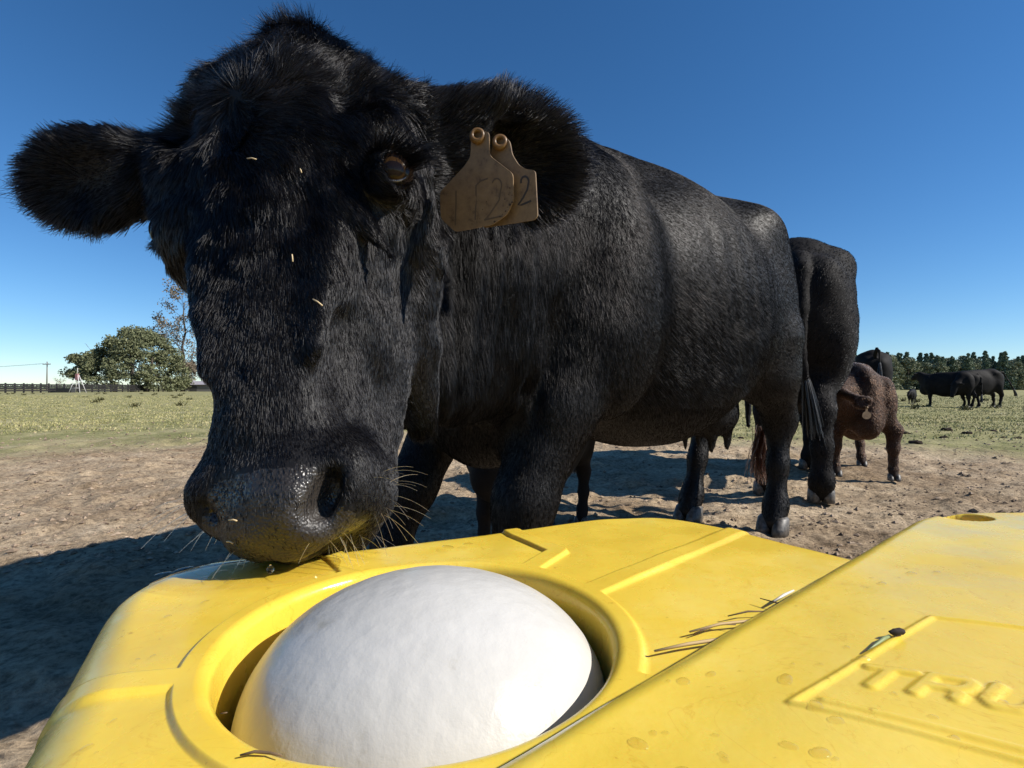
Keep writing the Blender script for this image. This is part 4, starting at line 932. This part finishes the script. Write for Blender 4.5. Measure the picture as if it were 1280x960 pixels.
def live_oak():
    r = np.random.default_rng(21); Y = 105; x = fx(162, Y); g = 0.0; root = empty('live_oak', (x, Y, g))
    tag(root, 'broad round evergreen oak beyond the black fence', 'tree')
    mb = MB(); tips = []
    for dx, tx, hh in ((-3.0, -6, 8), (0.5, 0.5, 10.5), (3.5, 5, 8.5)):
        limbs(mb, (x+dx, Y, g), (x+tx, Y+r.normal(), g+hh), 0.45, r, 9, 5.5, tips, 0.4)
    mb.build('trunk', M['bark'], root)
    cs = []; rs = []
    for k in range(300):
        a = r.random()*6.283; v_ = r.random(); hx_ = 10.8*math.sqrt(1-(v_)**2.2)*(0.55+0.45*r.random()**0.4); zz = g+0.6+v_*12.0*(0.60+0.40*float(sst(-0.9, 0.15, math.cos(a)*(0.4+0.6*hx_/10.8))))
        if math.cos(a) < -0.5 and hx_ > 7: zz = g+3.0+r.random()*4.5
        cs.append((x+hx_*math.cos(a)*1.02, Y+hx_*math.sin(a)*0.8, zz)); s_ = 0.8+1.1*r.random(); rs.append((s_, s_, s_*0.7))
    V, Q = leaves(np.array(cs), np.array(rs), 42000, 0.20, r); mesh('crown', V, Q, M['oak'], root, smooth=False)
def bare_tree():
    r = np.random.default_rng(5); Y = 118; x = fx(228, Y); g = 0.0; root = empty('sparse_tree', (x, Y, g)); tag(root, 'tall thin-leaved tree with bare limbs showing, right of the round oak', 'tree')
    mb = MB(); tips = []; limbs(mb, (x, Y, g), (x+0.4, Y, g+20.5), 0.42, r, 24, 8.5, tips, 0.9, (0.22, 1.0)); mb.build('trunk', M['bark'], root)
    t = np.array(tips); V, Q = leaves(t, np.full((len(t), 3), 1.25), 4200, 0.20, r); mesh('crown', V, Q, M['thin'], root, smooth=False)
    x2 = fx(236, 112); root = empty('low_tree', (x2, 112, g)); tag(root, 'low brownish tree at the foot of the tall thin-leaved one', 'tree'); mb = MB(); tips = []
    limbs(mb, (x2, 112, g), (x2, 112, g+6), 0.15, r, 12, 2.6, tips); mb.build('trunk', M['bark'], root); t = np.array(tips)
    V, Q = leaves(t, np.full((len(t), 3), 1.1), 2600, 0.17, r); mesh('crown', V, Q, M['thin'], root, smooth=False)
    x3 = fx(75, 84); root = empty('bare_sapling', (x3, 84, g)); tag(root, 'spindly bare sapling beside the utility pole', 'sapling'); mb = MB(); tips = []
    limbs(mb, (x3, 84, g), (x3, 84, g+1.6), 0.05, r, 9, 1.5, tips, 1.2, (0.2, 1)); mb.build('trunk', M['bark'], root); t = np.array(tips)
    V, Q = leaves(t, np.full((len(t), 3), 0.25), 160, 0.07, r); mesh('crown', V, Q, M['thin'], root, smooth=False)
live_oak(); bare_tree()

def treeline():
    r = np.random.default_rng(33); Y0 = 250; protos = []
    for v_ in range(7):
        pine = v_ < 4; mb = MB(); tips = []; H = 17 if pine else 15
        root = empty('pine_tree' if pine else 'hardwood_tree', (0, 0, 0))
        limbs(mb, (0, 0, 0), (0, 0, H*0.95), 0.25, r, 10, 3.2 if pine else 4.5, tips, 0.3, (0.3 if pine else 0.2, 1.0)); mb.build('trunk', M['bark'], root)
        cs = []; rs = []
        for k in range(70):
            t = r.random()**0.8; zz = H*(0.18+0.84*t); w_ = (2.9*(1-t*0.88) if pine else 4.6*math.sqrt(max(0.05, 1-(2*t-0.8)**2*0.75)))*(0.4+0.6*r.random()); a = r.random()*6.283
            cs.append((w_*math.cos(a), w_*math.sin(a), zz)); s_ = (0.35+1.9*(1-t)*(0.5+r.random())) if t > 0.6 and pine else 0.7+0.9*r.random(); rs.append((s_, s_, s_*(0.9 if pine else 0.8)))
        for k in range(26):
            a = r.random()*6.283; w_ = 3.5*r.random(); cs.append((w_*math.cos(a), w_*math.sin(a), r.random()*5)); rs.append((1.6, 1.6, 1.4))
        V, Q = leaves(np.array(cs), np.array(rs), 5200, 0.34, r); mesh('crown', V, Q, M['pine' if pine else 'wood'], root, smooth=False)
        protos.append(root)
    labs = {True: 'tall dark pine in the woods edging the far side of the pasture', False: 'rounded leafy tree in the woods edging the far side of the pasture'}
    first = set(); xs = np.arange(fx(1060, Y0), fx(1420, Y0), 2.9); k = 0
    for row, dY in ((0, 0), (1, 9), (2, 18)):
        for x in xs:
            v_ = int(r.integers(7)); src = protos[v_]; s_ = 0.74+0.34*r.random()+0.10*row/2
            if v_ in first:
                o = src.copy(); COL.objects.link(o)
                for ch in src.children:
                    c = ch.copy(); COL.objects.link(c); c.parent = o
            else: o = src; first.add(v_)
            o.location = (x+r.normal()*0.9, Y0+dY+r.normal()*2+max(0, (x-fx(1280, Y0)))*0.1, -0.3); o.scale = (s_*1.05, s_*1.05, s_); o.rotation_euler = (0, 0, r.random()*6.28)
            tag(o, labs[v_ < 4], 'tree', 'pines of the far woods' if v_ < 4 else 'leafy trees of the far woods'); k += 1
    # a low far line of trees on the left horizon
    mb = MB(); V = []; cs = []
    for px in np.arange(-60, 300, 1.4): cs.append((fx(px, 420), 420+r.normal()*6, 0.8+r.random()*2.0))
    V, Q = leaves(np.array(cs), np.full((len(cs), 3), 1.9), 11000, 0.6, r); tag(mesh('far_woods', V, Q, M['pine'], smooth=False), 'thin dark line of distant woods on the left horizon', 'woods', kind='stuff')
treeline()

def fence():
    m = mat('black_fence_board', (0.022, 0.02, 0.02), 0.7, 0.3); 
    pA = np.array([-73.0, 60.0]); pB = np.array([-72.0, 150.0]); n = 66; g = 0.0
    root = empty('board_fence', (pA[0], pA[1], g)); tag(root, 'long black four-board fence closing the pasture on the left', 'fence')
    d = nz(pB-pA); ang = math.atan2(d[1], d[0]); rot = np.array([[math.cos(ang), -math.sin(ang), 0], [math.sin(ang), math.cos(ang), 0], [0, 0, 1]])
    st = np.linalg.norm(pB-pA)/n; pm = None; rm = None; r = np.random.default_rng(1)
    for i in range(n+1):
        p = pA+d*st*i; loc = np.array([p[0]-pA[0], p[1]-pA[1], 0])
        if pm is None:
            o = MB().box((pA[0], pA[1], g+0.70), (0.16, 0.16, 1.5), rot).build('post', m, root, smooth=False); pm = o
        else: o = pm.copy(); COL.objects.link(o); o.parent = root
        o.location = loc+np.array([0, 0, r.normal()*0.02])
        if i < n:
            for k, z in enumerate((0.32, 0.62, 0.92, 1.22)):
                if rm is None:
                    c = pA+d*st/2+np.array([0.11, 0]); rm = MB().box((c[0], c[1], g), (st-0.02, 0.04, 0.21), rot).build('rail', m, root, smooth=False); q = rm
                else: q = rm.copy(); COL.objects.link(q); q.parent = root
                q.location = loc+np.array([0, 0, z+r.normal()*0.01])
fence()

def pole():
    Y = 150; x = fx(58.5, Y); m = mat('weathered_pole', (0.16, 0.14, 0.13), 0.85); base = (x, Y, -0.1); H = HCAM+(HOR-452)/FPX*Y
    o = empty('utility_pole', base); tag(o, 'wooden utility pole with a cross-arm beyond the fence', 'utility pole')
    MB().tube([(x, Y, -0.1), (x+0.1, Y, H)], [0.19, 0.12], 8).build('pole', m, o)
    zc = HCAM+(HOR-455.5)/FPX*Y; MB().box((x+0.1, Y-0.17, zc), (2.3, 0.12, 0.16)).build('cross_arm', m, o, smooth=False)
    for dx in (-1.0, -0.4, 0.5, 1.05): MB().tube([(x+0.1+dx, Y-0.17, zc+0.05), (x+0.1+dx, Y-0.17, zc+0.32)], [0.07, 0.05], 6).build('insulator', m, o)
    wm = mat('power_line', (0.12, 0.12, 0.13), 0.6)
    for k, dx in enumerate((-1.0, 1.05)):
        a = np.array([x+0.1+dx, Y-0.17, zc+0.32]); b = np.array([x-130+dx, Y+40, zc+3.0]); t = np.linspace(0, 1, 24)[:, None]; pts = a*(1-t)+b*t; pts[:, 2] -= 4*2.2*(t*(1-t))[:, 0]
        w_ = MB().tube(pts, 0.028, 5).build('power_line', wm, base=tuple(a)); tag(w_, ('lower' if k else 'upper')+' power line running left from the utility pole', 'power line', 'lines on the utility pole')
    # white derrick stand in front of the fence
    Y = 80; x = fx(97, Y); g = 0.0; wmat = mat('galvanised_white', (0.62, 0.60, 0.60), 0.5); top = HCAM+(HOR-464)/FPX*Y
    o = empty('windmill_tower', (x, Y, g)); tag(o, 'small white lattice windmill tower in front of the black fence', 'windmill')
    for dx, dy in ((-0.85, -0.6), (0.85, -0.6), (0.85, 0.6), (-0.85, 0.6)): MB().tube([(x+dx, Y+dy, g), (x+dx*0.12, Y+dy*0.12, top-0.5)], 0.05, 5).build('leg', wmat, o)
    for z in (0.25, 0.5, 0.75):
        f = 1-0.88*z; zz = g+(top-0.5-g)*z; MB().tube([(x-0.85*f, Y-0.6*f, zz), (x+0.85*f, Y-0.6*f, zz)], 0.035, 5).build('brace', wmat, o)
    MB().box((x, Y-0.1, top-0.9), (0.35, 0.3, 1.0)).build('head_box', mat('faded_red_tin', (0.35, 0.16, 0.16), 0.6), o, smooth=False)
    MB().tube([(x, Y, top-0.5), (x, Y, top+0.5)], 0.04, 5).build('mast', wmat, o)
    # dark trough by the fence
    Y = 82; x = fx(78, Y); o = MB().box((x, Y, 0.35), (3.6, 0.9, 0.7)).build('feed_trough', mat('dark_trough', (0.03, 0.03, 0.03), 0.7), base=(x, Y, 0.0), smooth=False); tag(o, 'long dark trough at the foot of the black fence', 'trough')
    # shed
    Y = 112; x = fx(256, Y); o = empty('shed', (x, Y, 0.0)); tag(o, 'low shed with a grey metal roof half hidden behind the cow\'s muzzle', 'shed')
    MB().box((x, Y, 0.6), (6, 4, 1.8)).build('wall', mat('shed_wall', (0.16, 0.15, 0.14), 0.8), o, smooth=False)
    MB().prism([(x-3.5, Y-2.3, 1.5), (x-3.5, Y+2.3, 1.5), (x-3.5, Y, 2.3)], (7, 0, 0)).build('roof', mat('shed_roof', (0.35, 0.33, 0.36), 0.5), o, smooth=False)
    MB().box((x-1.2, Y-2.02, 0.5), (1.4, 0.06, 1.5)).build('door', mat('shed_door', (0.05, 0.05, 0.05), 0.8), o, smooth=False)
    MB().tube([(x-2.4, Y, 2.2), (x-2.4, Y, 2.75)], 0.12, 8).build('vent_pipe', wmat, o)
pole()
def tufts():
    r = np.random.default_rng(12); m = mat('weed_leaf', (0.10, 0.095, 0.04), 0.8, 0.2)
    for k in range(34):
        left = k < 24
        Y = 20+45*r.random() if left else 12+18*r.random(); px = r.uniform(-10, 250) if left else r.uniform(1110, 1290); x = fx(px, Y); g = gz(x, Y); V = []; n = 26; h = 0.16+0.22*r.random()
        a = r.random((n, 2))*6.28; d = np.stack([np.cos(a[:, 0]), np.sin(a[:, 0]), 0.6+r.random(n)], -1); d = nz(d)*h*(0.5+0.5*r.random((n, 1))); s_ = np.stack([-np.sin(a[:, 0]), np.cos(a[:, 0]), 0*a[:, 0]], -1)*0.02
        p = np.array([x, Y, g])+np.stack([r.normal(size=n), r.normal(size=n), 0*a[:, 0]], -1)*0.08
        V = np.stack([p-s_, p+s_, p+d*0.7+s_, p+d], 1).reshape(-1, 3)
        o = mesh('weed', V, np.arange(4*n).reshape(-1, 4), m, base=(x, Y, g), smooth=False); tag(o, 'low brownish weed tuft standing up from the '+('left pasture' if left else 'pasture near the far cows'), 'weed', 'weeds in the left pasture' if left else 'weeds near the far cows')
tufts()

# ---------------------------------------------------------------- small things on the plastic
def bits():
    straw = mat('dry_straw', (0.52, 0.36, 0.17), 0.7); dk = mat('dark_stem', (0.16, 0.10, 0.05), 0.8); pale = mat('pale_husk', (0.72, 0.66, 0.58), 0.4)
    def lay(name, pts, rad, m, lab, cat, grp=None, z0=None):
        q = [np.array([*D(x, y), 0]) for x, y in pts]
        for i, a in enumerate(q): a[2] = DZ+0.0035+rad+(0.0005*(i % 2))
        k = len(q); o = MB().tube(q, [rad*(1 if 0 < i < k-1 else 0.6) for i in range(k)], 6).build(name, m, base=tuple(q[0])); tag(o, lab, cat, grp)
    lay('straw', [(818, 824), (860, 816), (905, 808), (945, 797)], 0.0010, straw, 'longest pale straw lying on the yellow deck beside the lid', 'straw')
    lay('straw', [(862, 799), (900, 790), (945, 784), (985, 772)], 0.0009, straw, 'pale straw lying behind the longest one on the yellow deck', 'straw')
    lay('twig', [(868, 800), (884, 795), (900, 788), (920, 790)], 0.0005, dk, 'thin dark twig lying along the pale straw', 'twig')
    lay('twig', [(910, 778), (935, 773), (960, 772)], 0.0006, dk, 'short dark twig near the top of the straw litter', 'twig')
    lay('twig', [(950, 755), (968, 761), (985, 764)], 0.0005, dk, 'hooked dark twig beside the pale husk', 'twig')
    lay('husk', [(967, 760), (980, 753), (992, 746)], 0.0011, pale, 'pale glossy husk caught by the edge of the lid', 'husk')
    lay('twig', [(300, 957), (318, 954), (338, 954), (352, 959)], 0.0006, dk, 'curved dark stem on the yellow deck in front of the ball', 'twig')
    lay('twig', [(276, 903), (284, 903)], 0.00045, dk, 'tiny dark sliver left of the white ball', 'twig')
    # seed head with a blade of grass on the lid
    c = D(1122, 784, 0.507); x, y = c; z = lid_z(x, y)+0.0018; dkm = mat('dark_seed', (0.035, 0.025, 0.022), 0.85, 0.2); bl = mat('green_blade', (0.20, 0.24, 0.09), 0.5)
    mb = MB(); d = nz(D(1145, 782, 0.507)-D(1110, 786, 0.507)); rot = np.array([[d[0], -d[1], 0], [d[1], d[0], 0], [0, 0, 1]]); mb.sphere((x, y, z), (0.0040, 0.0013, 0.0013), 14, 10, 0, rot)
    V = mb.V[0]; mb.V[0] = V+vn3(V, 900, 3)*0.0004; o = mb.build('seed_head', dkm, base=(x, y, z)); tag(o, 'small dark seed head lying on the lid\'s moulded line', 'seed head')
    q = [np.array([*D(a, b, 0.507), 0]) for a, b in ((1112, 784), (1104, 789), (1094, 796), (1084, 802))]
    for a in q: a[2] = lid_z(a[0], a[1])+0.0008
    o = MB().tube(q, [0.0006, 0.0008, 0.0005, 0.0002], 6).build('grass_blade', bl, base=tuple(q[0])); tag(o, 'short green blade beside the dark seed head on the lid', 'grass blade')
    # water beads on the plastic
    r = np.random.default_rng(9); wm = mat('water_drop', (0.9, 0.9, 0.9), 0.03, 0.5, Transmission_Weight=1.0, IOR=1.33); mb = MB()
    wb = bpy.data.materials.new('water_film'); wb.use_nodes = True; t_ = wb.node_tree; t_.nodes.clear(); lw = t_.nodes.new('ShaderNodeLayerWeight'); pw = t_.nodes.new('ShaderNodeMath'); pw.operation = 'POWER'; pw.inputs[1].default_value = 4.0; fr_ = t_.nodes.new('ShaderNodeMath'); fr_.operation = 'MULTIPLY_ADD'; fr_.inputs[1].default_value = 0.75; fr_.inputs[2].default_value = 0.03; t_.links.new(lw.outputs['Facing'], pw.inputs[0]); t_.links.new(pw.outputs[0], fr_.inputs[0])
    tr = t_.nodes.new('ShaderNodeBsdfTransparent'); tr.inputs[0].default_value = (0.97, 0.95, 0.90, 1); gl = t_.nodes.new('ShaderNodeBsdfGlossy'); gl.inputs['Roughness'].default_value = 0.05
    mx_ = t_.nodes.new('ShaderNodeMixShader'); ou = t_.nodes.new('ShaderNodeOutputMaterial'); t_.links.new(fr_.outputs[0], mx_.inputs[0]); t_.links.new(tr.outputs[0], mx_.inputs[1]); t_.links.new(gl.outputs[0], mx_.inputs[2]); t_.links.new(mx_.outputs[0], ou.inputs[0])
    def bead(x, y, z, s, f=0.22, st=1.0):
        a = r.random()*3.14; rot = np.array([[math.cos(a), -math.sin(a), 0], [math.sin(a), math.cos(a), 0], [0, 0, 1]]); 
        V = []; F = []
        for j in range(5):
            e_ = math.cos(j/4*math.pi/2); rr_ = math.sin(j/4*math.pi/2)
            for i in range(14): t = i/14*6.283; w_ = 1+0.12*math.sin(2*t+s*9000); V.append(rot @ np.array([rr_*w_*s*st*math.cos(t), rr_*w_*s*math.sin(t), 0])+np.array([x, y, z+e_*s*f]))
        for j in range(4):
            for i in range(14): F.append((j*14+(i+1) % 14, (j+1)*14+(i+1) % 14, (j+1)*14+i, j*14+i))
        mb.add(V, F)
    for k in range(70):
        px, py = r.uniform(90, 330), r.uniform(745, 950); x, y = D(px, py); 
        if np.linalg.norm(np.array([x, y])-RC) > 0.15 and x > -0.24+max(0, 0.36-y)*0.42: bead(x, y, DZ+0.0005, 0.0008+0.0022*r.random()**2, 0.25, 1+0.5*r.random())
    for px, py in ((205, 722), (230, 716), (255, 727), (290, 731), (320, 715), (345, 720), (372, 711), (560, 688), (585, 684), (480, 690), (300, 712), (275, 720)): x, y = D(px, py); bead(x, y, DZ+0.003, 0.0022+0.0025*r.random(), 0.2, 1.5)
    for k in range(40):
        px, py = r.uniform(760, 1270), r.uniform(680, 955); x, y = D(px, py, 0.507); q = (np.array([x, y])-LD0)@LQ
        if q > 0.015: bead(x, y, lid_z(x, y)+0.0002, 0.0007+0.0016*r.random()**2, 0.36, 1+0.6*r.random())
    tag(mb.build('water_beads', wb), 'water beads scattered on the yellow plastic', 'water beads', kind='stuff')
    # shallow pool of water under the muzzle
    out = [D(a, b) for a, b in ((178, 738), (215, 722), (262, 709), (330, 702), (400, 699), (428, 702), (424, 714), (395, 726), (350, 733), (290, 740), (225, 744))]
    k = 96; cc = np.mean(out, 0); ring = [out[i % len(out)]*(1-f)+out[(i+1) % len(out)]*f for i in range(len(out)) for f in np.linspace(0, 1, 9)[:-1]]
    for _ in range(4): ring = [(ring[i-1]+ring[i]*2+ring[(i+1) % len(ring)])/4 for i in range(len(ring))]
    V = []; n_ = len(ring)
    for f, z in ((0.0, 0.0024), (0.35, 0.0025), (0.7, 0.0025), (0.9, 0.0022), (0.98, 0.0012), (1.0, -0.0006)):
        for q in ring: u = cc+(q-cc)*f; V.append((u[0], u[1], DZ+z+0.0002*float(vn(np.array([[u[0], u[1], 0]]), 60, 3)[0])+0.0024))
    F = [(j*n_+i, (j+1)*n_+i, (j+1)*n_+(i+1) % n_, j*n_+(i+1) % n_) for j in range(5) for i in range(n_)]
    a_ = np.cross(np.subtract(V[F[n_][1]], V[F[n_][0]]), np.subtract(V[F[n_][3]], V[F[n_][0]]))[2]
    if a_ < 0: F = [f[::-1] for f in F]
    o = mesh('puddle', V, F, wb, base=(cc[0], cc[1], DZ)); tag(o, 'shallow pool of water on the far corner of the waterer, under the muzzle', kind='stuff')
    # drop hanging from the chin
    c = P(338, 711, 0.41); mb = MB(); mb.sphere(c, (0.0028, 0.0028, 0.0036), 16, 12)
    V = mb.V[0]; k = (V[:, 2]-c[2]) > 0; V[k, :2] = c[:2]+(V[k, :2]-c[:2])*(1-(V[k, 2:3]-c[2])/0.0036*0.6); tag(mb.build('water_drop', wm, base=tuple(c)), 'water drop hanging from the near cow\'s lower lip', 'water drop')
bits()

for o in bpy.data.objects:
    if '_b' in o: del o['_b']
